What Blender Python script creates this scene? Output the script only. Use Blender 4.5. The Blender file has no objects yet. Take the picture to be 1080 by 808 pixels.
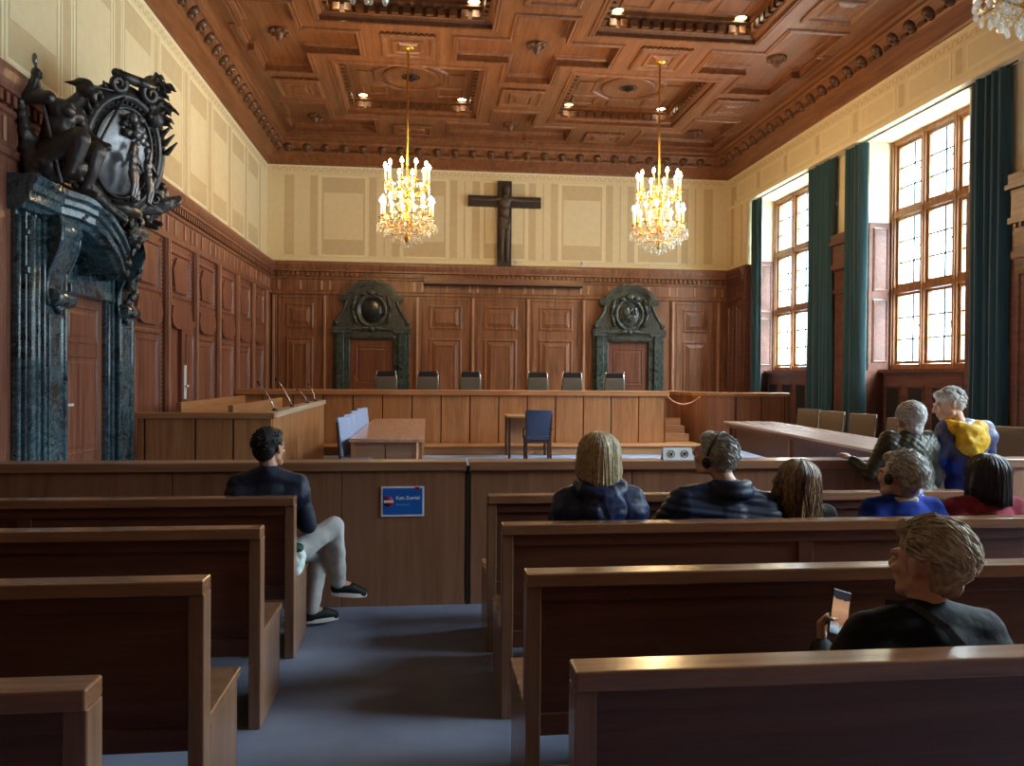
import bpy, bmesh, math, random
from math import sin, cos, pi, radians, sqrt, atan2
from mathutils import Vector, Matrix, Euler, Quaternion, noise
import numpy as np
random.seed(7)
SC = bpy.context.scene
COL = SC.collection
V3 = Vector

# ------------------------------------------------------------------ helpers
def lin(h):
    h = h.lstrip('#'); out = []
    for i in (0, 2, 4):
        c = int(h[i:i+2], 16)/255
        out.append(c/12.92 if c <= .04045 else ((c+.055)/1.055)**2.4)
    return (*out, 1)

class Fr:
    """local frame: origin, U, V, N"""
    def __init__(s, o, U, V, N): s.o, s.U, s.V, s.N = V3(o), V3(U), V3(V), V3(N)
    def __call__(s, u, v, n=0): return s.o + s.U*u + s.V*v + s.N*n

WORLD = Fr((0,0,0), (1,0,0), (0,1,0), (0,0,1))

class MB:
    def __init__(s): s.v, s.f, s.m, s.s = [], [], [], []
    def add(s, vs, fs, m=0, smooth=False):
        b = len(s.v); s.v += [V3(p) for p in vs]
        for f in fs: s.f.append(tuple(b+i for i in f)); s.m.append(m); s.s.append(smooth)
        return s
    def box(s, x0, x1, y0, y1, z0, z1, m=0, F=WORLD):
        vs = [F(x, y, z) for z in (z0, z1) for (x, y) in ((x0,y0),(x1,y0),(x1,y1),(x0,y1))]
        return s.add(vs, [(3,2,1,0),(4,5,6,7),(0,1,5,4),(1,2,6,5),(2,3,7,6),(3,0,4,7)], m)
    def obox(s, c, size, R=Matrix.Identity(3), m=0):
        c = V3(c); hx, hy, hz = (q/2 for q in size)
        vs = [c + R @ V3((x, y, z)) for z in (-hz, hz) for (x, y) in ((-hx,-hy),(hx,-hy),(hx,hy),(-hx,hy))]
        return s.add(vs, [(3,2,1,0),(4,5,6,7),(0,1,5,4),(1,2,6,5),(2,3,7,6),(3,0,4,7)], m)
    def bar(s, a, b, w, h, m=0, up=(0,0,1)):
        a, b = V3(a), V3(b); d = (b-a).normalized(); u = V3(up)
        if abs(d.dot(u)) > .98: u = V3((1,0,0))
        x = d.cross(u).normalized(); y = x.cross(d)
        vs = [p + x*sx*w/2 + y*sy*h/2 for p in (a, b) for sx, sy in ((-1,-1),(1,-1),(1,1),(-1,1))]
        return s.add(vs, [(3,2,1,0),(4,5,6,7),(0,1,5,4),(1,2,6,5),(2,3,7,6),(3,0,4,7)], m)
    def prism(s, poly, h0, h1, F=WORLD, m=0, smooth=False):
        n = len(poly)
        vs = [F(a, b, h0) for a, b in poly] + [F(a, b, h1) for a, b in poly]
        s.add(vs, [tuple(range(n-1,-1,-1)), tuple(range(n, 2*n))], m)
        return s.add(vs, [(i, (i+1) % n, n+(i+1) % n, n+i) for i in range(n)], m, smooth)
    def tube(s, pts, r, n=8, m=0, caps=True):
        pts = [V3(p) for p in pts]; k = len(pts)
        rs = r if isinstance(r, (list, tuple)) else [r]*k
        t0 = (pts[1]-pts[0]).normalized(); u = t0.orthogonal().normalized(); vs = []
        for i, p in enumerate(pts):
            t = (pts[min(i+1,k-1)]-pts[max(i-1,0)]).normalized()
            u = (u - t*u.dot(t)); u = u.normalized() if u.length > 1e-6 else t.orthogonal().normalized()
            w = t.cross(u)
            for j in range(n):
                a = 2*pi*j/n; vs.append(p + (u*cos(a)+w*sin(a))*rs[i])
        fs = [(i*n+j, i*n+(j+1)%n, (i+1)*n+(j+1)%n, (i+1)*n+j) for i in range(k-1) for j in range(n)]
        if caps: fs += [tuple(range(n-1,-1,-1)), tuple(range((k-1)*n, k*n))]
        return s.add(vs, fs, m, True)
    def lathe(s, prof, c=(0,0,0), n=16, m=0, F=None, sx=1, sy=1, smooth=True, a0=0):
        F = F or Fr(c, (1,0,0), (0,1,0), (0,0,1)); k = len(prof)
        vs = [F(r*cos(a0+2*pi*j/n)*sx, r*sin(a0+2*pi*j/n)*sy, z) for r, z in prof for j in range(n)]
        fs = [(i*n+j, i*n+(j+1)%n, (i+1)*n+(j+1)%n, (i+1)*n+j) for i in range(k-1) for j in range(n)]
        if prof[0][0] > 1e-5: fs.append(tuple(range(n-1,-1,-1)))
        if prof[-1][0] > 1e-5: fs.append(tuple(range((k-1)*n, k*n)))
        return s.add(vs, fs, m, smooth)
    def ell(s, c, r, R=None, m=0, n=14, k=9):
        R = R or Matrix.Identity(3); c = V3(c); r = (r,r,r) if not hasattr(r, '__len__') else r
        vs = [c + R @ V3((0,0,-r[2]))]
        for i in range(1, k):
            t = -pi/2+pi*i/k
            vs += [c + R @ V3((r[0]*cos(t)*cos(2*pi*j/n), r[1]*cos(t)*sin(2*pi*j/n), r[2]*sin(t))) for j in range(n)]
        vs.append(c + R @ V3((0,0,r[2]))); L = len(vs)-1
        fs = [(0, 1+(j+1)%n, 1+j) for j in range(n)]
        fs += [(1+(i-1)*n+j, 1+(i-1)*n+(j+1)%n, 1+i*n+(j+1)%n, 1+i*n+j) for i in range(1,k-1) for j in range(n)]
        fs += [(1+(k-2)*n+j, 1+(k-2)*n+(j+1)%n, L) for j in range(n)]
        return s.add(vs, fs, m, True)
    def cap(s, a, b, ra, rb, m=0):
        """tapered capsule"""
        a, b = V3(a), V3(b); d = b-a
        if d.length < 1e-5: return s.ell(a, max(ra, rb), m=m)
        s.tube([a, b], [ra, rb], 12, m); s.ell(a, ra, m=m, n=12, k=8); return s.ell(b, rb, m=m, n=12, k=8)
    def chain(s, pts, rs, m=0):
        for i in range(len(pts)-1): s.cap(pts[i], pts[i+1], rs[i], rs[i+1], m)
        return s
    def rings(s, poly, levels, F=WORLD, cap=True, m=0, capm=None):
        """concentric mitred rings of a CCW polygon; levels = (inset, height[, mat])"""
        n = len(poly); P = [V3((a, b, 0)) for a, b in poly]; dirs = []
        for i in range(n):
            e0 = (P[i]-P[i-1]).normalized(); e1 = (P[(i+1)%n]-P[i]).normalized()
            n0 = V3((-e0.y, e0.x, 0)); n1 = V3((-e1.y, e1.x, 0))
            d = n0+n1; d = d/max(d.dot(n0), .2); dirs.append(d)
        vs = []
        for L in levels:
            for i in range(n):
                q = P[i]+dirs[i]*L[0]; vs.append(F(q.x, q.y, L[1]))
        for k in range(len(levels)-1):
            mm = levels[k+1][2] if len(levels[k+1]) > 2 else m
            s.add(vs[k*n:(k+2)*n], [(i, (i+1)%n, n+(i+1)%n, n+i) for i in range(n)], mm)
        if cap: s.add(vs[-n:], [tuple(range(n))], capm if capm is not None else m)
        return s
    def rect(s, u0, u1, v0, v1, levels, F=WORLD, **k):
        return s.rings([(u0,v0),(u1,v0),(u1,v1),(u0,v1)], levels, F, **k)
    def run(s, prof, u0, u1, F, m=0, caps=True):
        """profile (n, v) extruded along U"""
        k = len(prof); vs = [F(u0, v, n) for n, v in prof] + [F(u1, v, n) for n, v in prof]
        fs = [(i, i+1, k+i+1, k+i) for i in range(k-1)]
        if caps: fs += [tuple(range(k-1,-1,-1)), tuple(range(k, 2*k))]
        return s.add(vs, fs, m)
    def mesh(s, name='m'):
        me = bpy.data.meshes.new(name); me.from_pydata([tuple(p) for p in s.v], [], s.f)
        me.polygons.foreach_set('material_index', s.m); me.polygons.foreach_set('use_smooth', s.s); me.update()
        return me
    def build(s, name, mats, parent=None, world=False, bevel=0, fix=True, sub=0):
        me = s.mesh(name)
        if not isinstance(mats, (list, tuple)): mats = [mats]
        for m in mats: me.materials.append(m)
        if fix:
            bm = bmesh.new(); bm.from_mesh(me); bmesh.ops.recalc_face_normals(bm, faces=bm.faces); bm.to_mesh(me); bm.free()
        if world and parent: me.transform(Matrix.Translation(-parent.location))
        return link(name, me, parent, bevel, sub)

def link(name, me, parent=None, bevel=0, sub=0):
    o = bpy.data.objects.new(name, me); COL.objects.link(o)
    if parent: o.parent = parent
    if bevel:
        b = o.modifiers.new('bevel', 'BEVEL'); b.width = bevel; b.segments = 2; b.limit_method = 'ANGLE'; b.angle_limit = radians(40)
    if sub:
        b = o.modifiers.new('sub', 'SUBSURF'); b.levels = sub; b.render_levels = sub
    return o

def remesh(mb, voxel, smooth=4, factor=.5, fn=None):
    """fuse overlapping blobs into one continuous surface"""
    me = mb.mesh('tmp'); o = bpy.data.objects.new('tmp', me); COL.objects.link(o)
    r = o.modifiers.new('r', 'REMESH'); r.mode = 'VOXEL'; r.voxel_size = voxel; r.use_smooth_shade = True
    if smooth:
        q = o.modifiers.new('s', 'SMOOTH'); q.factor = factor; q.iterations = smooth
    dg = bpy.context.evaluated_depsgraph_get(); dg.update()
    out = bpy.data.meshes.new_from_object(o.evaluated_get(dg)); out.materials.clear()
    bpy.data.objects.remove(o); bpy.data.meshes.remove(me)
    if fn:
        n = len(out.vertices); co = np.empty(n*3); no = np.empty(n*3)
        out.vertices.foreach_get('co', co); out.vertices.foreach_get('normal', no)
        co = co.reshape(-1,3); no = no.reshape(-1,3); co = fn(co, no)
        out.vertices.foreach_set('co', co.ravel()); out.update()
    out.polygons.foreach_set('use_smooth', [True]*len(out.polygons))
    return out

def blob(mb, name, mat, parent, voxel=.01, smooth=4, fn=None, world=False):
    me = remesh(mb, voxel, smooth, fn=fn); me.name = name
    for m in (mat if isinstance(mat, (list, tuple)) else [mat]): me.materials.append(m)
    if world and parent: me.transform(Matrix.Translation(-parent.location))
    return link(name, me, parent)

def tag(o, label=None, cat=None, group=None, kind=None):
    if label: o['label'] = label
    if cat: o['category'] = cat
    if group: o['group'] = group
    if kind: o['kind'] = kind
    return o
def thing(name, label, cat, loc=(0,0,0), rotz=0, group=None):
    o = bpy.data.objects.new(name, None); COL.objects.link(o); o.empty_display_size = .1
    o.location = loc; o.rotation_euler = (0,0,rotz)
    return tag(o, label, cat, group)
def struct(o): o['kind'] = 'structure'; return o
def dup(root, loc=None, rotz=None, label=None, parent=None):
    c = root.copy(); COL.objects.link(c)
    if parent: c.parent = parent
    if loc is not None: c.location = loc
    if rotz is not None: c.rotation_euler = (0,0,rotz)
    if label: c['label'] = label
    for ch in list(root.children): dup(ch, parent=c)
    return c

# ------------------------------------------------------------------ materials
def newmat(name):
    m = bpy.data.materials.new(name); m.use_nodes = True; nt = m.node_tree
    return m, nt, nt.nodes['Principled BSDF']
def node(nt, t, **k):
    n = nt.nodes.new(t)
    for a, b in k.items():
        if a in n.inputs: n.inputs[a].default_value = b
        else: setattr(n, a, b)
    return n
def ramp(nt, fac, stops):
    r = nt.nodes.new('ShaderNodeValToRGB'); e = r.color_ramp.elements
    while len(e) < len(stops): e.new(.5)
    for i, (p, c) in enumerate(stops): e[i].position = p; e[i].color = c if len(c) == 4 else lin(c)
    nt.links.new(fac, r.inputs[0]); return r.outputs[0]
def coords(nt, scale, kind='Object'):
    tc = nt.nodes.new('ShaderNodeTexCoord'); mp = nt.nodes.new('ShaderNodeMapping')
    mp.inputs['Scale'].default_value = scale; nt.links.new(tc.outputs[kind], mp.inputs[0]); return mp.outputs[0]
def bump(nt, b, h, strength=.2, dist=.01):
    n = nt.nodes.new('ShaderNodeBump'); n.inputs['Strength'].default_value = strength; n.inputs['Distance'].default_value = dist
    nt.links.new(h, n.inputs['Height']); nt.links.new(n.outputs[0], b.inputs['Normal'])
def wood(name, dark, light, axis='z', rough=.42, spec=.5, grain=1.0, coat=0):
    m, nt, b = newmat(name); k = {'x': (.9,14,14), 'y': (14,.9,14), 'z': (14,14,.9)}[axis]
    c = coords(nt, tuple(q*grain for q in k))
    n1 = node(nt, 'ShaderNodeTexNoise', Scale=1.0, Detail=6.0, Roughness=.62, Distortion=.9); nt.links.new(c, n1.inputs['Vector'])
    c2 = coords(nt, tuple(q*grain*6 for q in k))
    n2 = node(nt, 'ShaderNodeTexNoise', Scale=1.0, Detail=3.0); nt.links.new(c2, n2.inputs['Vector'])
    mx = node(nt, 'ShaderNodeMath', operation='MULTIPLY_ADD'); nt.links.new(n2.outputs[0], mx.inputs[0]); mx.inputs[1].default_value = .3
    nt.links.new(n1.outputs[0], mx.inputs[2])
    col = ramp(nt, mx.outputs[0], [(.42, dark), (.82, light)]); nt.links.new(col, b.inputs['Base Color'])
    b.inputs['Roughness'].default_value = rough; b.inputs['Specular IOR Level'].default_value = spec
    if coat: b.inputs['Coat Weight'].default_value = coat; b.inputs['Coat Roughness'].default_value = .12
    bump(nt, b, mx.outputs[0], .08, .004); return m
def plain(name, col, rough=.6, metal=0, spec=.5, noise_amt=.12, scale=30, bumps=.05):
    m, nt, b = newmat(name); c = coords(nt, (1,1,1))
    n = node(nt, 'ShaderNodeTexNoise', Scale=float(scale), Detail=4.0); nt.links.new(c, n.inputs['Vector'])
    L = lin(col); d = tuple(max(0, x*(1-noise_amt)) for x in L[:3])+(1,); e = tuple(min(1, x*(1+noise_amt)) for x in L[:3])+(1,)
    nt.links.new(ramp(nt, n.outputs[0], [(.3, d), (.7, e)]), b.inputs['Base Color'])
    b.inputs['Roughness'].default_value = rough; b.inputs['Metallic'].default_value = metal; b.inputs['Specular IOR Level'].default_value = spec
    if bumps: bump(nt, b, n.outputs[0], bumps, .01)
    return m
def emit(name, col, strength):
    m, nt, b = newmat(name); b.inputs['Base Color'].default_value = lin(col)
    b.inputs['Emission Color'].default_value = lin(col); b.inputs['Emission Strength'].default_value = strength
    return m
def marble(name, base, mid, vein, rough=.14):
    m, nt, b = newmat(name); c = coords(nt, (1,1,1))
    n1 = node(nt, 'ShaderNodeTexNoise', Scale=2.4, Detail=9.0, Roughness=.68, Distortion=1.6); nt.links.new(c, n1.inputs['Vector'])
    v = node(nt, 'ShaderNodeTexVoronoi', feature='DISTANCE_TO_EDGE', Scale=5.5)
    ad = nt.nodes.new('ShaderNodeVectorMath'); ad.operation = 'ADD'
    nt.links.new(c, ad.inputs[0]); nt.links.new(n1.outputs['Color'], ad.inputs[1]); nt.links.new(ad.outputs[0], v.inputs['Vector'])
    col = ramp(nt, n1.outputs[0], [(.36, base), (.56, mid), (.66, base), (.80, vein)])
    vc = ramp(nt, v.outputs['Distance'], [(0, (1,1,1,1)), (.035, (0,0,0,1))])
    mx = nt.nodes.new('ShaderNodeMix'); mx.data_type = 'RGBA'
    fm = node(nt, 'ShaderNodeMath', operation='MULTIPLY'); nt.links.new(vc, fm.inputs[0]); fm.inputs[1].default_value = .4
    nt.links.new(fm.outputs[0], mx.inputs[0]); nt.links.new(col, mx.inputs[6]); mx.inputs[7].default_value = lin(vein)
    nt.links.new(mx.outputs[2], b.inputs['Base Color']); b.inputs['Roughness'].default_value = rough
    b.inputs['Specular IOR Level'].default_value = .6; return m

M = {}
M['wain'] = wood('panel_wood', '#5f3019', '#a2603a', 'z', .38)
M['wainh'] = wood('panel_wood_horizontal', '#5f3019', '#9c5b36', 'x', .38)
M['wainy'] = wood('panel_wood_depth', '#5f3019', '#9c5b36', 'y', .38)
M['waindark'] = wood('panel_wood_dark', '#33190e', '#5c3320', 'z', .4)
M['bench'] = wood('bench_oak', '#8a5429', '#c48a52', 'z', .4)
M['benchx'] = wood('bench_oak_top', '#98602f', '#cf9660', 'x', .3)
M['benchy'] = wood('bench_oak_depth', '#98602f', '#cf9660', 'y', .3)
M['ceil'] = wood('ceiling_wood', '#6b3a1d', '#9c6238', 'y', .45, grain=.8)
M['ceild'] = wood('ceiling_wood_carved', '#4d2912', '#7d4a28', 'x', .45)
M['pew'] = wood('pew_wood', '#2c160e', '#4e2b1b', 'x', .36)
M['pewtop'] = wood('pew_rail_wood', '#5a3822', '#8c603c', 'x', .27, coat=.3)
M['pewend'] = wood('pew_end_wood', '#6b4a30', '#a07850', 'z', .32, coat=.2)
M['barrier'] = wood('barrier_wood', '#46301f', '#6c4d34', 'z', .42)
M['barriertop'] = wood('barrier_rail_wood', '#5c4029', '#8a6543', 'x', .3, coat=.2)
M['groove'] = plain('groove_dark', '#1c0f08', .8)
M['cream'] = plain('cream_plaster', '#e6d2a2', .9, spec=.2, noise_amt=.04, scale=8, bumps=.02)
M['tan'] = plain('tan_paint', '#c4a877', .9, spec=.2, noise_amt=.05, scale=8, bumps=.02)
M['paleline'] = plain('pale_paint', '#efe0b8', .9, spec=.2, noise_amt=.03, scale=8, bumps=.02)
M['marble'] = marble('green_black_marble', '#0c1513', '#2c4340', '#8fa8ac', .12)
M['marble2'] = marble('grey_green_marble', '#1c211c', '#4b524a', '#8c958c', .25)
M['bronze'] = plain('dark_bronze', '#3a332e', .36, .75, noise_amt=.35, scale=9, bumps=.1)
M['bronze2'] = plain('worn_bronze', '#5b5552', .3, .8, noise_amt=.3, scale=12, bumps=.1)
M['crosswood'] = wood('cross_wood', '#1e1510', '#38281e', 'z', .55)
M['corpus'] = plain('carved_dark_wood', '#4f4034', .5, noise_amt=.2)
M['gold'] = plain('gilt_brass', '#c99a45', .28, .9, noise_amt=.1)
M['candle'] = plain('ivory_candle', '#f6e7c2', .5)
M['bulb'] = emit('lit_bulb', '#ffd18a', 60)
M['spot'] = emit('downlight_lens', '#fff3c8', 14)
M['steel'] = plain('polished_metal', '#cfd0d0', .25, .9, noise_amt=.03)
M['white'] = plain('white_card', '#e9ecf0', .6, noise_amt=.02, bumps=0)
M['blackleather'] = plain('black_leather', '#1b1c22', .38, noise_amt=.15, scale=60)
M['greyleather'] = plain('grey_leather', '#5b564e', .42, noise_amt=.1, scale=60)
M['blueleather'] = plain('blue_grey_leather', '#39445e', .3, noise_amt=.1, scale=60)
M['taupe'] = plain('taupe_upholstery', '#6f5c46', .85, noise_amt=.1, scale=90)
M['darkwood'] = wood('dark_chair_wood', '#2a160c', '#4a2a18', 'z', .35)
M['iron'] = plain('dark_metal', '#15130f', .5, .3)
M['rope'] = plain('salmon_rope', '#b06a48', .8)
M['black'] = plain('black_plastic', '#0d0d0f', .4, noise_amt=.05)

def carpet():
    m, nt, b = newmat('blue_grey_carpet'); c = coords(nt, (1,1,1))
    n1 = node(nt, 'ShaderNodeTexNoise', Scale=1.1, Detail=5.0, Roughness=.6); nt.links.new(c, n1.inputs['Vector'])
    n2 = node(nt, 'ShaderNodeTexNoise', Scale=260.0, Detail=2.0); nt.links.new(c, n2.inputs['Vector'])
    a = node(nt, 'ShaderNodeMath', operation='MULTIPLY_ADD'); nt.links.new(n2.outputs[0], a.inputs[0]); a.inputs[1].default_value = .35; nt.links.new(n1.outputs[0], a.inputs[2])
    nt.links.new(ramp(nt, a.outputs[0], [(.45, '#646a80'), (.9, '#8c91a6')]), b.inputs['Base Color'])
    b.inputs['Roughness'].default_value = .7; b.inputs['Specular IOR Level'].default_value = .35
    bump(nt, b, n2.outputs[0], .35, .004); return m
M['carpet'] = carpet()
def curtain_mat():
    m, nt, b = newmat('teal_velvet'); c = coords(nt, (1,1,.02))
    n = node(nt, 'ShaderNodeTexNoise', Scale=60.0, Detail=3.0); nt.links.new(c, n.inputs['Vector'])
    nt.links.new(ramp(nt, n.outputs[0], [(.3, '#0e3038'), (.75, '#1c5158')]), b.inputs['Base Color'])
    b.inputs['Roughness'].default_value = .75; b.inputs['Sheen Weight'].default_value = .3; return m
M['curtain'] = curtain_mat()
def facing(nt, base, amt):
    lw = nt.nodes.new('ShaderNodeLayerWeight'); lw.inputs[0].default_value = .5
    p = node(nt, 'ShaderNodeMath', operation='POWER'); nt.links.new(lw.outputs['Facing'], p.inputs[0]); p.inputs[1].default_value = 4
    q = node(nt, 'ShaderNodeMath', operation='MULTIPLY_ADD'); nt.links.new(p.outputs[0], q.inputs[0]); q.inputs[1].default_value = amt; q.inputs[2].default_value = base
    return q.outputs[0]
def pane_mat():
    m, nt, b = newmat('window_glass'); nt.nodes.remove(b); out = nt.nodes['Material Output']
    t = node(nt, 'ShaderNodeBsdfTransparent'); t.inputs[0].default_value = (.93,.97,.97,1)
    g = node(nt, 'ShaderNodeBsdfGlossy'); g.inputs['Roughness'].default_value = .05
    f = facing(nt, .04, .5); mx = node(nt, 'ShaderNodeMixShader')
    nt.links.new(f, mx.inputs[0]); nt.links.new(t.outputs[0], mx.inputs[1]); nt.links.new(g.outputs[0], mx.inputs[2])
    nt.links.new(mx.outputs[0], out.inputs[0]); return m
M['pane'] = pane_mat()
def crystal_mat():
    m, nt, b = newmat('cut_crystal'); nt.nodes.remove(b); out = nt.nodes['Material Output']
    t = node(nt, 'ShaderNodeBsdfTransparent'); t.inputs[0].default_value = (.95,.93,.88,1)
    g = node(nt, 'ShaderNodeBsdfGlossy'); g.inputs['Roughness'].default_value = .08
    d = node(nt, 'ShaderNodeBsdfTranslucent'); d.inputs[0].default_value = (.95,.92,.85,1)
    f = facing(nt, .12, .6); mx = node(nt, 'ShaderNodeMixShader'); m2 = node(nt, 'ShaderNodeMixShader'); m2.inputs[0].default_value = .45
    nt.links.new(t.outputs[0], m2.inputs[1]); nt.links.new(d.outputs[0], m2.inputs[2])
    nt.links.new(f, mx.inputs[0]); nt.links.new(m2.outputs[0], mx.inputs[1]); nt.links.new(g.outputs[0], mx.inputs[2])
    nt.links.new(mx.outputs[0], out.inputs[0]); return m
M['crystal'] = crystal_mat()
def cloth(name, col, col2=None, rough=.8, kind=None, scale=40, strength=.4, spec=.3):
    m, nt, b = newmat(name); c = coords(nt, (1,1,1))
    n = node(nt, 'ShaderNodeTexNoise', Scale=14.0, Detail=5.0); nt.links.new(c, n.inputs['Vector'])
    L = lin(col); col2 = lin(col2) if col2 else tuple(min(1, x*1.5+.004) for x in L[:3])+(1,)
    nt.links.new(ramp(nt, n.outputs[0], [(.35, L), (.75, col2)]), b.inputs['Base Color'])
    b.inputs['Roughness'].default_value = rough; b.inputs['Specular IOR Level'].default_value = spec
    if kind == 'weave':
        w = node(nt, 'ShaderNodeTexNoise', Scale=220.0, Detail=2.0); nt.links.new(c, w.inputs['Vector']); bump(nt, b, w.outputs[0], .25, .004)
    else: bump(nt, b, n.outputs[0], strength, .02)
    return m
SKIN = {k: plain('skin_'+k, v, .5, noise_amt=.08, scale=25, bumps=.03) for k, v in dict(fair='#cfa188', tan='#ba876c').items()}
def hairmat(name, a, b2, rough=.42):
    m, nt, b = newmat(name); c = coords(nt, (1,1,1))
    n = node(nt, 'ShaderNodeTexNoise', Scale=45.0, Detail=4.0); nt.links.new(c, n.inputs['Vector'])
    nt.links.new(ramp(nt, n.outputs[0], [(.35, a), (.7, b2)]), b.inputs['Base Color'])
    b.inputs['Roughness'].default_value = rough; return m
M['winframe'] = wood('window_frame_wood', '#6f4526', '#a5703f', 'z', .4)
M['tabletop'] = wood('table_wood_glare', '#6d3d28', '#9a6146', 'y', .18, coat=.5)
M['groove2'] = plain('black_stone', '#17191b', .25, noise_amt=.2)
M['wainred'] = wood('door_red_wood', '#6a2f1b', '#9c5230', 'z', .38)
M['bulboff'] = plain('unlit_bulb', '#f3e2bd', .3, bumps=0)
M['bronze'] = plain('dark_bronze', '#3f3c3b', .4, .55, noise_amt=.3, scale=9, bumps=.1)
M['bronze2'] = plain('worn_bronze', '#6d6b6e', .32, .6, noise_amt=.25, scale=12, bumps=.1)
M['marble'] = marble('green_black_marble', '#101d1e', '#4a6468', '#a9bcc4', .22)
M['tabletop'] = wood('table_wood_glare', '#8a5a48', '#b98a78', 'y', .22, coat=1.0)
M['tan'] = plain('tan_paint', '#d2bb8c', .9, spec=.2, noise_amt=.04, scale=8, bumps=.02)
M['wain'] = wood('panel_wood', '#4c2f20', '#86593f', 'z', .36)
M['wainh'] = wood('panel_wood_horizontal', '#4c2f20', '#86593f', 'x', .36)
M['wainy'] = wood('panel_wood_depth', '#45291f', '#74493a', 'y', .36)  # same panelling wood, darkened: the backlit right wall's shade is in the colour
M['ceil'] = wood('ceiling_wood', '#4f301d', '#7d5437', 'y', .42, grain=.8)
M['ceild'] = wood('ceiling_wood_carved', '#3a2112', '#654025', 'x', .42)
M['bench'] = wood('bench_oak', '#7d5330', '#a5774c', 'z', .4)
M['benchx'] = wood('bench_oak_top', '#8a5c36', '#b3845a', 'x', .3)
M['benchy'] = wood('bench_oak_depth', '#8a5c36', '#b3845a', 'y', .3)
M['pewend'] = wood('pew_end_wood', '#553b28', '#84644a', 'z', .32, coat=.2)
M['cream'] = plain('cream_plaster', '#e6d5ab', .9, spec=.2, noise_amt=.03, scale=8, bumps=.02)

M['wain'] = wood('panel_wood', '#5a3622', '#986646', 'z', .36, grain=.8)
M['wainleft'] = wood('panel_wood_dayglare', '#5c3427', '#98644f', 'z', .3, grain=.8)  # panel wood reddened: daylight glare on the left wall put into the tone
M['wainlight'] = wood('panel_bead_wood', '#7c5038', '#b28468', 'z', .28)
M['wainred'] = wood('door_red_wood', '#4f2a1b', '#7d4a33', 'z', .38)
M['ceil'] = wood('ceiling_wood', '#5a331b', '#8a5733', 'y', .42, grain=.8)
M['ceild'] = wood('ceiling_wood_carved', '#40230f', '#6d4424', 'x', .42)
M['bench'] = wood('bench_oak', '#88542f', '#ae7a4e', 'z', .38, grain=.7)
M['benchx'] = wood('bench_oak_top', '#8f5a33', '#b8855a', 'x', .3, grain=.7)
M['benchy'] = wood('bench_oak_depth', '#8f5a33', '#b8855a', 'y', .3, grain=.7)
M['boxshade'] = wood('box_oak_shaded', '#6d4128', '#94603f', 'z', .38, grain=.7)  # bench oak with the shade of the piers painted into its colour
M['glarerail'] = wood('rail_wood_glare', '#b39a80', '#d8c6b0', 'y', .3, coat=.5)  # rail wood whitened by window glare painted into the colour
M['oaktable'] = wood('table_oak', '#9c6a4c', '#c4967a', 'y', .28, grain=.7, coat=.4)
M['tabletop'] = wood('table_wood_glare', '#a5806f', '#cdb0a2', 'y', .3, coat=1.0)  # window glare on the table top is lightened into the base colour
M['reflectleather'] = plain('leather_window_reflection', '#8794b4', .3, noise_amt=.1, scale=60)  # black leather; the pale blue is window reflection painted in
M['pew'] = wood('pew_wood', '#3a2018', '#57342a', 'x', .34, grain=.8)
M['pewtop'] = wood('pew_rail_wood', '#5e3f2a', '#86613f', 'x', .25, grain=.8, coat=.4)
M['barrier'] = wood('barrier_wood', '#55402f', '#725640', 'z', .4, grain=.8)
M['barriertop'] = wood('barrier_rail_wood', '#634936', '#8a6a4e', 'x', .3, grain=.8, coat=.3)
M['marble'] = marble('green_black_marble', '#0b1214', '#324a52', '#b4cad6', .13)
M['marble2'] = marble('grey_green_marble', '#191d18', '#3f453d', '#838d82', .25)
M['marble3'] = marble('dark_green_marble', '#141c1a', '#3c4a46', '#9aaaa6', .2)

M['wainlight'] = wood('panel_bead_wood', '#946850', '#c79c82', 'z', .28)
M['paleplate'] = plain('pale_metal_plate', '#d6d9dc', .45, noise_amt=.03)
M['marble'] = marble('green_black_marble', '#0d1517', '#40606c', '#c4d8e2', .13)

M['marble'] = marble('green_black_marble', '#0b1214', '#44606a', '#c8dae4', .13)
M['bronze'] = plain('dark_bronze', '#4c4845', .38, .55, noise_amt=.3, scale=9, bumps=.1)
M['bronze2'] = plain('worn_bronze', '#807d7e', .32, .6, noise_amt=.25, scale=12, bumps=.1)

M['barrier'] = wood('barrier_wood', '#765639', '#957051', 'z', .4, grain=.8)
M['barriertop'] = wood('barrier_rail_wood', '#7d5d40', '#a37f5d', 'x', .3, grain=.8, coat=.3)
M['pew'] = wood('pew_wood', '#4c2b20', '#6c4233', 'x', .34, grain=.8)
M['pewtop'] = wood('pew_rail_wood', '#755237', '#9c7450', 'x', .25, grain=.8, coat=.4)
M['pewend'] = wood('pew_end_wood', '#6f5036', '#9a7656', 'z', .3, grain=.8, coat=.3)
M['ceil'] = wood('ceiling_wood', '#532f19', '#7e5030', 'y', .42, grain=.8)
M['tan'] = plain('tan_paint', '#d3bd92', .9, spec=.2, noise_amt=.04, scale=8, bumps=.02)
M['marble2'] = marble('grey_green_marble', '#1a1d1a', '#424640', '#848b84', .25)

M['ceil'] = wood('ceiling_wood', '#5c341c', '#8c5834', 'y', .42, grain=.8)

M['barrier'] = wood('barrier_wood', '#77503a', '#976a50', 'z', .4, grain=.8)
M['barriertop'] = wood('barrier_rail_wood', '#7d5740', '#a57a5d', 'x', .3, grain=.8, coat=.3)
M['pewtop'] = wood('pew_rail_wood', '#754d37', '#9e7152', 'x', .25, grain=.8, coat=.4)
M['pewend'] = wood('pew_end_wood', '#6f4c38', '#9c7458', 'z', .3, grain=.8, coat=.3)
EXPOSURE = 0.85; SKY = 56.0; GROUND = 13.0; HORIZON = 7.0; SKYCOL = (.76,.90,1.0,1); SPOTW = 35; CHW = 100
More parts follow.
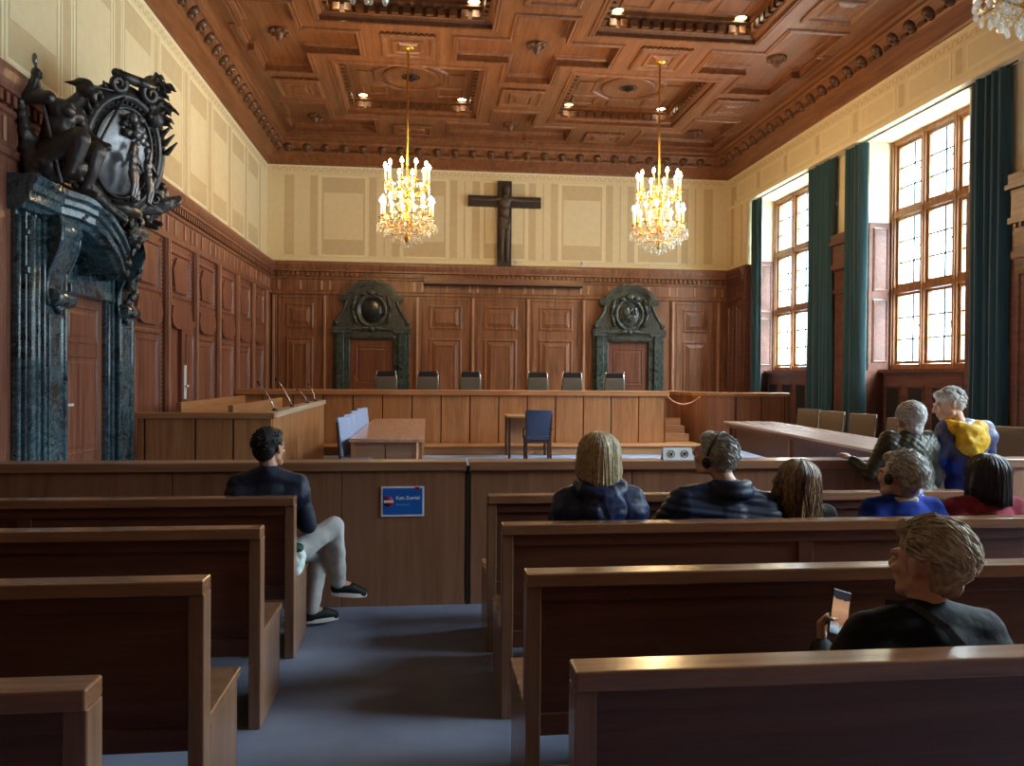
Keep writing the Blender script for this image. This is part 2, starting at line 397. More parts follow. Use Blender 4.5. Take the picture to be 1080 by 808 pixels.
# ------------------------------------------------------------------ camera, sky, lamps
H = 1.65
def camera():
    cam = bpy.data.cameras.new('camera'); o = bpy.data.objects.new('camera', cam); COL.objects.link(o)
    cam.sensor_fit = 'HORIZONTAL'; cam.sensor_width = 36; cam.lens = 813.02/1080*36; cam.clip_start = .05; cam.clip_end = 200
    yaw, pitch, roll = .1092, -.0097, .0075
    fwd = V3((sin(yaw)*cos(pitch), cos(yaw)*cos(pitch), sin(pitch))); right = V3((cos(yaw), -sin(yaw), 0)); up = right.cross(fwd)
    r = right*cos(roll)+up*sin(roll); u = -right*sin(roll)+up*cos(roll)
    m = Matrix((r, u, -fwd)).transposed().to_4x4(); m.translation = (0,0,H); o.matrix_world = m
    SC.camera = o
camera()
SC.view_settings.view_transform = 'Standard'; SC.view_settings.look = 'None'; SC.view_settings.gamma = 1
SC.view_settings.use_curve_mapping = False; SC.view_settings.exposure = EXPOSURE
w = bpy.data.worlds.new('sky'); SC.world = w; w.use_nodes = True
def sky(nt):
    # bright overcast sky above, a dimmer band of hazy surroundings at the horizon, sunlit ground below
    bg = nt.nodes['Background']; tc = nt.nodes.new('ShaderNodeTexCoord'); sp = nt.nodes.new('ShaderNodeSeparateXYZ'); nt.links.new(tc.outputs['Generated'], sp.inputs[0])
    mr = node(nt, 'ShaderNodeMapRange'); mr.inputs['From Min'].default_value = -1; mr.inputs['From Max'].default_value = 1; nt.links.new(sp.outputs['Z'], mr.inputs['Value'])
    k = SKY; g = GROUND; hz = HORIZON
    s = ramp(nt, mr.outputs[0], [(.0, (g/100,)*3+(1,)), (.492, (g/100,)*3+(1,)), (.505, (hz/100,)*3+(1,)), (.635, (hz/100,)*3+(1,)), (.72, (k/100,)*3+(1,)), (1.0, (k/100,)*3+(1,))])
    sx = nt.nodes.new('ShaderNodeSeparateColor'); nt.links.new(s, sx.inputs[0]); m = node(nt, 'ShaderNodeMath', operation='MULTIPLY'); nt.links.new(sx.outputs[0], m.inputs[0]); m.inputs[1].default_value = 100
    bg.inputs[0].default_value = SKYCOL; nt.links.new(m.outputs[0], bg.inputs[1])
sky(w.node_tree)
SC.cycles.use_denoising = True
SC.cycles.max_bounces = 7; SC.cycles.diffuse_bounces = 4; SC.cycles.transparent_max_bounces = 24
SC.cycles.sample_clamp_indirect = 6; SC.cycles.caustics_reflective = False; SC.cycles.caustics_refractive = False

XL, XR, YB, YF, ZC, ZF = -4.19, 8.29, 20.74, -1.1, 7.13, 7.8
FL = Fr((-4.05,0,0), (0,1,0), (0,0,1), (1,0,0))     # left panelling
FLU = Fr((XL,0,0), (0,1,0), (0,0,1), (1,0,0))       # left painted wall
FB = Fr((0,20.6,0), (1,0,0), (0,0,1), (0,-1,0))
FBU = Fr((0,YB,0), (1,0,0), (0,0,1), (0,-1,0))
FRU = Fr((XR,0,0), (0,1,0), (0,0,1), (-1,0,0))      # right frieze
FRP = Fr((8.55,0,0), (0,1,0), (0,0,1), (-1,0,0))    # right piers

# window bays along the right wall: (near y, far y) of each opening
BAYS = [(16.45,19.40), (11.45,14.25), (6.4,9.2), (1.35,4.15)]
COLSY = [(16.50,17.46,18.38,19.36), (11.5,12.42,13.3,14.21), (6.45,7.35,8.25,9.16), (1.4,2.3,3.2,4.1)]

# ------------------------------------------------------------------ painted walls
def meander(mb, F, u0, u1, z=6.98, m=1):
    s, t, h, n = .21, .022, .09, .003; u = u0
    while u+s < u1:
        mb.box(u, u+t, z, z+h, 0, n, m, F); mb.box(u, u+s/2+t, z+h-t, z+h, 0, n+.0004, m, F)
        mb.box(u+s/2, u+s/2+t, z, z+h, 0, n, m, F); mb.box(u+s/2, u+s+t, z, z+t, 0, n+.0004, m, F); u += s
def framed(mb, F, c, hw, z0, z1, side, top, bot):
    mb.box(c-hw, c+hw, z0, z1, 0, .004, 1, F)
    mb.box(c-hw-.05, c-hw, z0-.05, z1+.05, 0, .006, 2, F); mb.box(c+hw, c+hw+.05, z0-.05, z1+.05, 0, .006, 2, F)
    mb.box(c-hw, c+hw, z1, z1+.05, 0, .006, 2, F); mb.box(c-hw, c+hw, z0-.05, z0, 0, .006, 2, F)
    mb.box(c-hw+side, c+hw-side, z0+bot, z1-top, 0, .007, 0, F)
PM = [M['cream'], M['tan'], M['paleline']]
mb = MB(); mb.box(XL-.3, XR+.3, -.3, 0, 0, 8.6, 0, Fr((0,YB,0),(1,0,0),(0,1,0),(0,0,1)) ) if False else None
mb.box(XL-.3, XR+1.3, YB, YB+.3, 0, 8.6, 0)
for k in range(-2, 3):
    c = 2.03+2.13*k
    framed(mb, FBU, c, .56, 4.8, 6.83, .05, .40, .40)
    for s in (-1, 1):
        a, b = sorted((c+s*.66, c+s*.86)); mb.box(a, b, 4.78, 6.86, 0, .004, 1, FBU)
        mb.box(b if s < 0 else a-.035, b+.035 if s < 0 else a, 4.78, 6.86, 0, .006, 2, FBU)
    mb.box(c+1.05, c+1.08, 4.78, 6.86, 0, .005, 1, FBU)
mb.box(-3.75, -3.5, 4.78, 6.86, 0, .004, 1, FBU); mb.box(7.6, 7.85, 4.78, 6.86, 0, .004, 1, FBU)
mb.box(XL, XR, 7.08, 7.13, 0, .012, 2, FBU); mb.box(XL, XR, 4.6, 4.70, 0, .01, 2, FBU)
meander(mb, FBU, XL+.15, XR-.1)
struct(mb.build('wall_back', PM))

mb = MB(); mb.box(XL-.3, XL, YF, YB, 0, 8.6, 0)
y = 12.45-1.48*9
while y < 20.6:
    if y > YF+.2: mb.box(y-.10, y+.10, 4.75, 6.86, 0, .004, 1, FLU); mb.box(y-.14, y-.10, 4.72, 6.88, 0, .007, 2, FLU); mb.box(y+.10, y+.14, 4.72, 6.88, 0, .007, 2, FLU)
    if YF < y+.2 and y+1.4 < YB: framed(mb, FLU, y+.74, .52, 4.8, 6.83, .03, .42, .40)
    y += 1.48
mb.box(YF, YB, 7.06, 7.13, 0, .012, 2, FLU); meander(mb, FLU, YF+.1, YB-.1, 6.95)
struct(mb.build('wall_left', PM))

mb = MB()   # right wall: frieze beam, corner, piers, breasts under windows
mb.box(XR, 9.4, YF, YB, 6.26, 8.6, 0); mb.box(XR, 9.4, 19.42, YB, 0, 6.26, 0)
edges = [YF]+[v for b in reversed(BAYS) for v in b]
for a, b in zip(edges[0::2], edges[1::2]): mb.box(8.55, 9.4, a, b, 0, 6.26, 0)
for a, b in BAYS: mb.box(8.9, 9.4, a, b, 0, 1.80, 0)
y = 20.05
while y > 2:
    framed(mb, FRU, y-.55, .52, 6.47, 6.82, .0, .0, .0); mb.box(y+.12, y+.26, 6.45, 6.84, 0, .004, 1, FRU); y -= 1.48
mb.box(YF, YB, 7.07, 7.13, 0, .012, 2, FRU); mb.box(YF, YB, 6.26, 6.34, 0, .012, 2, FRU); meander(mb, FRU, YF+.1, YB-.15, 6.93)
mb.box(19.75, 19.83, 4.7, 6.35, 0, .004, 1, FRU); mb.box(20.3, 20.5, 4.7, 6.86, 0, .004, 1, FRU)
struct(mb.build('wall_right', PM))
mb = MB(); mb.box(XL-.3, 9.4, YF-.3, YF, 0, 8.6, 0); mb.box(XL, 8.55, YF, YF+.08, 0, 4.6, 1)
struct(mb.build('wall_front', [M['cream'], M['wain']]))
mb = MB(); mb.box(XL-.3, 9.4, YF-.3, YB+.3, -.2, 0, 0)
struct(mb.build('floor', M['carpet']))

# ------------------------------------------------------------------ panelling
CORN = [(0,3.72),(.035,3.74),(.035,3.80),(.012,3.83),(.012,4.12),(.04,4.14),(.04,4.18),(.005,4.20),(.005,4.31),(.075,4.33),(.075,4.37),(.095,4.42),(.115,4.50),(.115,4.55),(-.14,4.60)]
PANEL = [(0,0),(0,.014),(.018,.024),(.04,.024),(.055,.004),(.10,.004),(.13,.020)]
PANEL2 = [(0,0),(0,.02),(.03,.034),(.06,.034),(.08,.004),(.13,.004),(.145,.02),(.17,.02),(.185,.006)]
def entab(mb, F, u0, u1, blocks, m=0):
    mb.run(CORN, u0, u1, F, m)
    u = u0+.03
    while u < u1-.06: mb.box(u, u+.062, 4.205, 4.31, .0, .074, m, F); u += .125
    for b in blocks:
        if u0 < b-.03 and b+.03 < u1: mb.box(b-.028, b+.028, 3.86, 4.09, .01, .03, 1, F)
def studs(mb, F, u, z0, z1, n0=.05, m=0):
    z = z0
    while z < z1: mb.box(u-.012, u+.012, z, z+.03, n0, n0+.012, m, F); z += .055

mb = MB(); mb.box(-4.19, -4.05, YF, 20.6, 0, 4.6, 0)
bl = []; y = 12.39-1.47*9
while y < 20.4:
    bl += [y-.12, y+.12, y+.49, y+.98]; y += 1.47
entab(mb, FL, YF, 20.6, bl)
y0 = 12.39-1.47*9
for k in range(15):
    y = y0+1.47*k
    if y < YF+.1 or y > 20.5: continue
    if 7.9 < y < 11: continue
    mb.box(y-.08, y+.08, 0, 3.72, 0, .06, 0, FL); mb.box(y-.05, y-.02, .1, 3.72, .06, .10, 1, FL); mb.box(y+.02, y+.05, .1, 3.72, .06, .10, 1, FL)
    z = .15
    while z < 3.68: mb.box(y-.017, y+.017, z, z+.035, .06, .11, 1, FL); z += .065
    for s in (-1,1):
        z = .15
        while z < 3.68: mb.box(y+s*.15-.012, y+s*.15+.012, z, z+.03, 0, .03, 1, FL); z += .065
for k in range(15):
    y = y0+1.47*k
    if y < YF or y+1.45 > 20.6 or 7.5 < y < 10.7: continue
    u0, u1 = y+.16, y+1.31
    mb.rect(u0, u1, 2.85, 3.62, PANEL2, FL)
    # projecting bracketed ledge between upper and lower panel
    mb.prism([(u0+.12,2.72),(u0+.05,2.55),(u0+.12,2.42),(u0+.3,2.36),(u1-.3,2.36),(u1-.12,2.42),(u1-.05,2.55),(u1-.12,2.72)], 0, .07, FL, 0)
    mb.prism([(u0+.12,2.68),(u1-.12,2.68),(u1-.05,2.80),(u0+.05,2.80)], 0, .05, FL, 0)
    mb.prism([(u0+.28,2.95),(u1-.28,2.95),(u1-.20,3.3),(u1-.36,3.5),(u0+.36,3.5),(u0+.20,3.3)], 0, .045, FL, 0)
    if not 12 < y < 13: mb.rect(u0, u1, .35, 2.30, PANEL2, FL)
mb.box(YF, 20.6, 0, .16, 0, .03, 0, FL)
struct(mb.build('trim_1', [M['wainleft'], M['wainlight']]))

# doors in the left wall
def door(name, F, u0, u1, z0, z1, n, panels, mat, frame=.0):
    mb = MB(); mb.box(u0, u1, z0, z1, n, n+.045, 0, F)
    G = Fr(F(0,0,n+.045), F.U, F.V, F.N)
    for a, b in panels:
        mb.rect(u0+.14, u1-.14, a, b, [(0,0),(0,.012),(.02,.016),(.035,.003),(.07,.003),(.1,.01)], G)
    return struct(mb.build(name, mat))
d = door('door_1', FL, 13.19, 13.88, .0, 2.44, .006, [(.2,1.0),(1.15,2.3)], M['wainleft'])
mb = MB(); mb.box(13.22, 13.34, 1.22, 1.78, .051, .065, 0, FL); mb.box(13.26, 13.38, 1.42, 1.45, .075, .095, 0, FL); mb.box(13.26, 13.28, 1.42, 1.45, .06, .09, 0, FL)
mb.build('door_handle', M['paleplate'], d)
mb = MB(); mb.box(13.47, 13.57, 2.0, 2.12, .051, .057, 0, FL); mb.build('door_plate', M['iron'], d)
mb = MB(); mb.box(13.10, 13.19, 0, 2.52, 0, .06, 0, FL); mb.box(13.88, 13.97, 0, 2.52, 0, .06, 0, FL); mb.box(13.10, 13.97, 2.44, 2.53, 0, .065, 0, FL)
struct(mb.build('trim_2', M['wainleft']))

# back wall panelling
mb = MB(); mb.box(-4.05, 8.3, 20.6, 20.74, 0, 4.6, 0)
VB = [-3.97,-2.67,-.27,1.2,2.68,4.2,6.68,7.97]
bl = []
for a in VB: bl += [a-.09, a+.12]
bl += [-3.3,-1.9,-1.1,.5,1.9,3.4,4.9,6.0,7.3]
entab(mb, FB, -4.05, 8.3, bl)
for a in VB: mb.box(a-.06, a+.06, .18, 3.72, 0, .045, 0, FB); mb.box(a-.028, a+.028, .2, 3.70, .045, .085, 1, FB)
WIDE = [(0,0),(0,.018),(.025,.032),(.05,.032),(.065,.006),(.085,.006),(.17,.034),(.175,.05),(.20,.05),(.205,.034)]
for a, b in ((-3.97,-2.67),(-.27,1.2),(1.2,2.68),(2.68,4.2),(6.68,7.97)):
    mb.rect(a+.11, b-.11, .5, 3.66, [(0,0),(0,.012),(.02,.016),(.03,.003)], FB, cap=False)
    mb.rect(a+.30, b-.30, 2.86, 3.50, WIDE, FB); mb.rect(a+.30, b-.30, .75, 2.62, WIDE, FB)
struct(mb.build('trim_3', [M['wain'], M['wainlight']]))

# right panelling: corner, piers, reveals, breasts
mb = MB(); FRC = Fr((8.24,0,0),(0,1,0),(0,0,1),(-1,0,0))
mb.box(8.24, 8.29, 19.45, 20.6, 0, 4.6, 0); entab(mb, FRC, 19.45, 20.6, [19.7,20.0,20.4])
mb.rect(19.55, 19.95, .6, 3.6, PANEL2, FRC); mb.rect(20.05, 20.5, .6, 3.6, PANEL2, FRC)
FP = Fr((8.5,0,0),(0,1,0),(0,0,1),(-1,0,0))
for a, b in ((14.27,16.43),(9.22,11.43),(4.17,6.38),(YF,1.33)):
    mb.box(8.5, 8.55, a, b, 0, 4.6, 0); c0_, c1_ = {14.27:(14.80,15.36), 9.22:(9.34,10.40), 4.17:(4.9,5.7), YF:(-.4,.5)}[a]; entab(mb, FP, c0_, c1_, [c0_+.2,c1_-.2])
    mb.box(c0_+.06, c1_-.06, 0, 3.5, 0, .05, 0, FP); mb.box(c0_+.02, c1_-.02, 3.40, 3.50, 0, .08, 0, FP); mb.box(c0_+.05, c1_-.05, 3.50, 3.85, 0, .06, 0, FP)
    mb.box(c0_, c1_, 3.90, 3.99, 0, .12, 0, FP); mb.box(c0_+.03, c1_-.03, 3.99, 4.45, 0, .09, 0, FP); mb.box(c0_-.03, c1_+.03, 4.40, 4.47, 0, .15, 0, FP); mb.box(c0_, c1_, 4.47, 4.62, 0, .12, 0, FP)
    u = c0_+.02
    while u < c1_-.05: mb.box(u, u+.05, 3.84, 3.9, 0, .10, 0, FP); u += .1
    G = Fr((8.45,0,0),(0,1,0),(0,0,1),(-1,0,0)); mb.rect(c0_+.14, c1_-.14, .5, 3.2, [(0,0),(0,.014),(.018,.024),(.04,.024),(.055,.004)], G)
for a, b in BAYS:
    for yy, N in ((b, (0,-1,0)), (a, (0,1,0))):
        G = Fr((0,yy,0),(1,0,0),(0,0,1),N); mb.box(8.5, 8.9, 0, 1.8, 0, .02, 0, G); mb.box(8.56, 9.02, 1.8, 4.69, 0, .02, 0, G)
        G2 = Fr(G(0,0,.02),(1,0,0),(0,0,1),N)
        mb.rect(8.64, 8.96, 1.95, 3.2, [(0,0),(.0,.012),(.03,.02),(.05,.004)], G2); mb.rect(8.64, 8.96, 3.35, 4.6, [(0,0),(.0,.012),(.03,.02),(.05,.004)], G2)
    G = Fr((8.9,0,0),(0,1,0),(0,0,1),(-1,0,0)); mb.box(a, b, 0, 1.78, 0, .03, 0, G); mb.box(a-.02, b+.02, 1.76, 1.82, -.2, .12, 0, G)
    G2 = Fr((8.87,0,0),(0,1,0),(0,0,1),(-1,0,0)); n = 4; st = (b-a)/n
    for i in range(n): mb.rect(a+st*i+.1, a+st*(i+1)-.1, .3, 1.52, [(0,0),(0,.014),(.03,.02),(.05,-.01)], G2)
mb.box(8.24, 8.56, 19.39, 19.45, 0, 4.6, 0); struct(mb.build('trim_4', [M['wainy'], M['wainy']]))
mb = MB()    # dark sheets set in the panels under the windows
for a, b in BAYS:
    st = (b-a)/4; G2 = Fr((8.87,0,0),(0,1,0),(0,0,1),(-1,0,0))
    for i in range(4): mb.box(a+st*i+.15, a+st*(i+1)-.15, .35, 1.47, -.002, .004, 0, G2)
struct(mb.build('trim_5', M['groove']))

# ------------------------------------------------------------------ ceiling
FC = Fr((0,0,ZF), (1,0,0), (0,1,0), (0,0,1))
CX = [-.40, 4.44]; CYS = [17.0, 12.19, 7.38, 2.57]          # coffer centres
KX = [-2.82, 2.02, 6.86]; KY = [19.4, 14.6, 9.79, 4.98, .17]   # cross centres
X0, X1, Y0, Y1 = XL+.55, XR-.55, YF+.55, YB-.6
def clip(v, lo, hi): return max(lo, min(hi, v))
holes = []; polys = []
for cx in CX:
    for cy in CYS:
        holes.append((cx-1.5, cx+1.5, cy-1.48, cy+1.48))
LX0, LX1, LY1, LY0 = X0+.22, X1-.22, Y1-.2, Y0+.2
for kx in KX:
    for ky in KY:
        h = (clip(kx-1.5,LX0,LX1), clip(kx+1.5,LX0,LX1), ky-.48, clip(ky+.48,LY0,LY1)); v = (clip(kx-.48,LX0,LX1), clip(kx+.48,LX0,LX1), clip(ky-1.47,LY0,LY1), clip(ky+1.47,LY0,LY1))
        h = (h[0], h[1], clip(h[2],LY0,LY1), h[3])
        if h[1]-h[0] < .1 or v[3]-v[2] < .1: continue
        holes += [h, v]
        # union outline (CCW)
        pts = [(h[0],h[2]),(v[0],h[2]),(v[0],v[2]),(v[1],v[2]),(v[1],h[2]),(h[1],h[2]),(h[1],h[3]),(v[1],h[3]),(v[1],v[3]),(v[0],v[3]),(v[0],h[3]),(h[0],h[3])]
        q = []
        for p in pts:
            if q and (abs(p[0]-q[-1][0]) < 1e-6 and abs(p[1]-q[-1][1]) < 1e-6): continue
            q.append(p)
        if abs(q[0][0]-q[-1][0]) < 1e-6 and abs(q[0][1]-q[-1][1]) < 1e-6: q.pop()
        ch = True
        while ch:       # drop collinear points and spikes
            ch = False
            for i in range(len(q)):
                a, b, c = q[i-1], q[i], q[(i+1)%len(q)]
                if abs((b[0]-a[0])*(c[1]-b[1])-(b[1]-a[1])*(c[0]-b[0])) < 1e-9: q.pop(i); ch = True; break
        polys.append(q)
mb = MB()
xs = sorted({round(v,4) for h in holes for v in h[:2]}|{X0,X1}); ys = sorted({round(v,4) for h in holes for v in h[2:]}|{Y0,Y1})
for i in range(len(xs)-1):
    for j in range(len(ys)-1):
        cx, cy = (xs[i]+xs[i+1])/2, (ys[j]+ys[j+1])/2
        if any(h[0] < cx < h[1] and h[2] < cy < h[3] for h in holes): continue
        mb.add([(xs[i],ys[j],ZF),(xs[i+1],ys[j],ZF),(xs[i+1],ys[j+1],ZF),(xs[i],ys[j+1],ZF)], [(0,1,2,3)], 0)
LIP = [(-.10,0),(-.085,-.03),(-.06,-.03),(-.05,-.015),(-.02,-.035),(0,-.035),(0,.01)]
for q in polys:
    mb.rings(q, LIP, FC, cap=False); mb.rings(q, [(0,.0),(0,.09),(.03,.12),(.06,.12),(.08,.15)], FC)
for cx in CX:
    for cy in CYS:
        q = [(cx-1.5,cy-1.48),(cx+1.5,cy-1.48),(cx+1.5,cy+1.48),(cx-1.5,cy+1.48)]
        mb.rings(q, LIP, FC, cap=False)
        mb.rings(q, [(0,0),(0,.05),(.05,.09),(.09,.09),(.09,.24),(.14,.27),(.2,.27),(.2,.34)], FC)
        if cy > 9:
            for s in range(13):     # dentils
                t = -1.2+2.4*s/12
                for a, b in ((cx+t, cy-1.36), (cx+t, cy+1.36)): mb.box(a-.06, a+.06, b-.05, b+.05, .10, .22, 1, FC)
                for a, b in ((cx-1.38, cy+t), (cx+1.38, cy+t)): mb.box(a-.05, a+.05, b-.06, b+.06, .10, .22, 1, FC)
        G = Fr((cx,cy,ZF+.34),(1,0,0),(0,1,0),(0,0,-1))     # pointing down
        oc = [(.78*cos(pi/8+k*pi/4)*1.05, .78*sin(pi/8+k*pi/4)) for k in range(8)]
        mb.rings(oc, [(-.06,0),(-.03,.04),(.02,.04),(.05,.01)], G, cap=False)
        mb.lathe([(.62,0),(.60,.035),(.54,.05),(.50,.03),(.46,.012)], F=G, n=28)
        for k in range(4):
            a = k*pi/2; mb.obox(G(cos(a)*.98, sin(a)*.96, .012), (.34 if k%2==0 else .5, .5 if k%2==0 else .34, .03))
        for sx in (-1,1):
            for sy in (-1,1): mb.rings([(sx*.85-.3,sy*.85-.28),(sx*.85+.3,sy*.85-.28),(sx*.85+.3,sy*.85+.28),(sx*.85-.3,sy*.85+.28)], [(0,0),(.02,.025),(.05,.025),(.07,-.002)], G, cap=False)
def raised_square(c, hx, hy):
    G = Fr((c[0],c[1],ZF),(1,0,0),(0,1,0),(0,0,-1))
    mb.rect(-hx, hx, -hy, hy, [(0,0),(0,.03),(.03,.055),(.08,.055),(.11,.02),(.2,.02),(.22,.05),(.27,.05),(.30,.025),(.36,.06)], G)
    for k in range(10):
        t = -hx+hx*2*(k+.5)/10; mb.box(t-.03, t+.03, hy+.01, hy+.06, 0, .035, 1, G); mb.box(t-.03, t+.03, -hy-.06, -hy-.01, 0, .035, 1, G)
for cx in CX:
    for ky in KY:
        if ky < 19: raised_square((cx,ky), .5, .5)
    raised_square((cx, 19.55), .5, .36)
for cy in CYS:
    raised_square((KX[1],cy), .48, .5); raised_square((KX[0]+.05,cy), .48, .5); raised_square((KX[2]-.05,cy), .48, .5)
# great cornice round the room
PROF = [(-.02,7.12),(.05,7.12),(.07,7.16),(.30,7.36),(.32,7.40),(.32,7.42),(.46,7.56),(.48,7.56),(.50,7.60),(.50,7.66),(.54,7.70),(.55,7.78),(.60,7.80)]
vs = []
for d_, z in PROF: vs += [(XL+d_,YF+d_,z),(XR-d_,YF+d_,z),(XR-d_,YB-d_,z),(XL+d_,YB-d_,z)]
mb.add(vs, [(k*4+i, k*4+(i+1)%4, k*4+4+(i+1)%4, k*4+4+i) for k in range(len(PROF)-1) for i in range(4)], 0)
def bracket(F, u, m=1):
    # scrolled acanthus block: a rounded lobe with a drop
    mb.ell(F(u, 7.50, .385), (.115,.115,.10), m=m, n=10, k=6); mb.ell(F(u, 7.42, .35), (.075,.075,.06), m=m, n=8, k=5); mb.ell(F(u, 7.44, .43), (.05,.05,.06), m=m, n=8, k=4)
    mb.box(u+.14, u+.33, 7.40, 7.46, .30, .36, m, F)
Gl = Fr((XL,0,0),(0,1,0),(0,0,1),(1,0,0)); Gr = Fr((XR,0,0),(0,1,0),(0,0,1),(-1,0,0)); Gb = Fr((0,YB,0),(1,0,0),(0,0,1),(0,-1,0))
u = 20.1
while u > 6: bracket(Gl, u); bracket(Gr, u); u -= .475
u = XL+.6
while u < XR-.5: bracket(Gb, u); u += .475
ceil = struct(mb.build('ceiling', [M['ceil'], M['ceild']]))
mb = MB(); mb.box(XL-.3, 9.4, YF-.3, YB+.3, 8.45, 8.6); struct(mb.build('trim_6', M['ceild']))
for kx in KX:       # carved rosettes in the crosses
    for ky in KY[:3]:
        if ky > 19: ky = 19.25
        mb = MB(); G = Fr((clip(kx,-2.75,6.8),ky,ZF+.15),(1,0,0),(0,1,0),(0,0,-1))
        mb.lathe([(.20,-.01),(.19,.03),(.14,.05),(.10,.04),(.07,.09),(.05,.16),(.03,.19),(0,.2)], F=G, n=16)
        for k in range(8): a = k*pi/4; mb.ell(G(cos(a)*.15, sin(a)*.15, .04), (.055,.055,.03), n=8, k=5)
        mb.build('rosette', M['ceild'], ceil)
for cx in CX:
    for cy in CYS[:2]:
        mb = MB(); G = Fr((cx,cy,ZF+.34),(1,0,0),(0,1,0),(0,0,-1))
        mb.lathe([(.20,-.005),(.20,.015),(.17,.02),(.16,.0),(.0,.0)], F=G, n=20)
        for k in range(10): a = k*pi/5; mb.ell(G(cos(a)*.1, sin(a)*.1, .03), (.04,.04,.03), n=6, k=4)
        mb.ell(G(0,0,.05), (.05,.05,.06), n=8, k=5); mb.build('vent_rose', M['groove'], ceil)

# recessed spots in the coffers
SPOTS = [(-1.52,18.17,'far left corner of the far left coffer'),(.76,18.17,'far right corner of the far left coffer'),(3.30,18.17,'far left corner of the far right coffer'),(5.56,18.17,'far right corner of the far right coffer'),
         (-1.52,13.4,'far left corner of the near left coffer'),(.76,13.4,'far right corner of the near left coffer'),(3.30,13.4,'far left corner of the near right coffer'),(5.56,13.4,'far right corner of the near right coffer')]
for x, y, t in SPOTS:
    r = thing('ceiling_downlight', 'round recessed downlight lit in the '+t, 'light', (x,y,ZF+.33), 0, 'recessed spots in the ceiling coffers')
    mb = MB(); mb.lathe([(.115,.0),(.125,-.02),(.12,-.035),(.10,-.03),(.095,.005)], n=20); mb.build('trim_ring', M['gold'], r)
    mb = MB(); mb.lathe([(.0,-.015),(.098,-.015),(.098,.0),(0,.0)], n=20); mb.build('lens', M['spot'], r)
    L = bpy.data.lights.new('spot_lamp', 'SPOT'); L.energy = SPOTW; L.spot_size = radians(95); L.spot_blend = .7; L.shadow_soft_size = .08; L.color = (1,.86,.62)
    o = bpy.data.objects.new('spot_lamp', L); COL.objects.link(o); o.parent = r; o.location = (0,0,-.06)

# ------------------------------------------------------------------ windows
WZ = [1.86, 3.35, 4.82, 6.22]
for i, (a, b) in enumerate(BAYS):
    ys = COLSY[i]; x = 9.1
    mb = MB()
    for y in ys:
        wd = .06 if y in (ys[0], ys[-1]) else .055; mb.box(x-.07, x+.09, y-wd, y+wd, WZ[0], WZ[-1]); mb.box(x-.10, x-.07, y-.025, y+.025, WZ[0], WZ[-1])
    for z in WZ:
        hh = .05; mb.box(x-.075, x+.085, ys[0]-.06, ys[-1]+.06, z-hh, z+hh+.01)
    win = struct(mb.build('window_%d' % (i+1), M['winframe']))
    for c in range(3):
        for r_ in range(3):
            y0_, y1_, z0_, z1_ = ys[c]+.06, ys[c+1]-.06, WZ[r_]+.07, WZ[r_+1]-.06
            mb = MB(); t = .055
            mb.box(x-.02, x+.05, y0_, y0_+t, z0_, z1_); mb.box(x-.02, x+.05, y1_-t, y1_, z0_, z1_); mb.box(x-.02, x+.05, y0_+t, y1_-t, z0_, z0_+t); mb.box(x-.02, x+.05, y0_+t, y1_-t, z1_-t, z1_)
            sash = mb.build('sash', M['winframe'], win)
            mb = MB(); ya, yb, za, zb = y0_+t, y1_-t, z0_+t, z1_-t
            ym = ya+(yb-ya)*.36; mb.box(x+.002, x+.022, ym-.015, ym+.015, za, zb)
            for k in (1,2): zz = za+(zb-za)*k/3; mb.box(x+.002, x+.022, ya, yb, zz-.014, zz+.014)
            for k in (1,2): mb.box(x-.004, x+.026, ya-.005, ya+.03, za+(zb-za)*k/3-.02, za+(zb-za)*k/3+.02)
            mb.build('lead_bars', M['iron'], sash)
            mb = MB(); mb.box(x+.009, x+.014, ya-.005, yb+.005, za-.005, zb+.005); mb.build('pane', M['pane'], sash)
            mb = MB(); mb.box(x-.05, x-.02, y0_+.015, y0_+.04, (z0_+z1_)/2-.06, (z0_+z1_)/2+.06); mb.ell((x-.06, y0_+.028, (z0_+z1_)/2+.03), .02, n=8, k=5); mb.build('window_catch', M['steel'], sash)
    P = bpy.data.lights.new('daylight_portal', 'AREA'); P.shape = 'RECTANGLE'; P.size = WZ[-1]-WZ[0]; P.size_y = ys[-1]-ys[0]
    o = bpy.data.objects.new('daylight_portal', P); COL.objects.link(o); o.location = (9.3, (ys[0]+ys[-1])/2, (WZ[0]+WZ[-1])/2); o.rotation_euler = (0, radians(90), 0)
    P.cycles.is_portal = True
def curtain(y0, y1, label, seed, z1=6.24):
    rnd = random.Random(seed); n = max(8, int((y1-y0)/.035)); mb = MB(); zs = [.04+(z1-.04)*k/10 for k in range(11)]
    ph = rnd.random()*6; vs = []
    for side in (0, 1):
        for z in zs:
            sp = 1+.03*sin(z*1.3+ph)
            for i in range(n+1):
                t = i/n; y = (y0+y1)/2+(t-.5)*(y1-y0)*sp
                fold = .055*sin(t*(y1-y0)*40+ph+.25*sin(z*.9))+.025*sin(t*(y1-y0)*17+1.3*ph)
                vs.append((8.40+fold+.006*side*2, y, z))
    k = (n+1); L = len(zs); fs = [(r*k+i, r*k+i+1, (r+1)*k+i+1, (r+1)*k+i) for r in range(L-1) for i in range(n)]
    o2 = L*k; fs += [tuple(o2+q for q in reversed(f)) for f in fs]
    fs += [(r*k, (r+1)*k, o2+(r+1)*k, o2+r*k) for r in range(L-1)]+[(r*k+n, (r+1)*k+n, o2+(r+1)*k+n, o2+r*k+n) for r in range(L-1)]
    mb.add(vs, fs, 0, True); r = thing('curtain', label, 'curtain', (8.43,(y0+y1)/2,0), 0, 'teal curtains at the tall windows')
    mb.build('fabric', M['curtain'], r, world=True)
curtain(18.92, 19.38, 'narrow teal curtain at the far side of the farthest window, beside the back corner', 1)
curtain(15.32, 16.30, 'full teal curtain on the near side of the farthest window', 2)
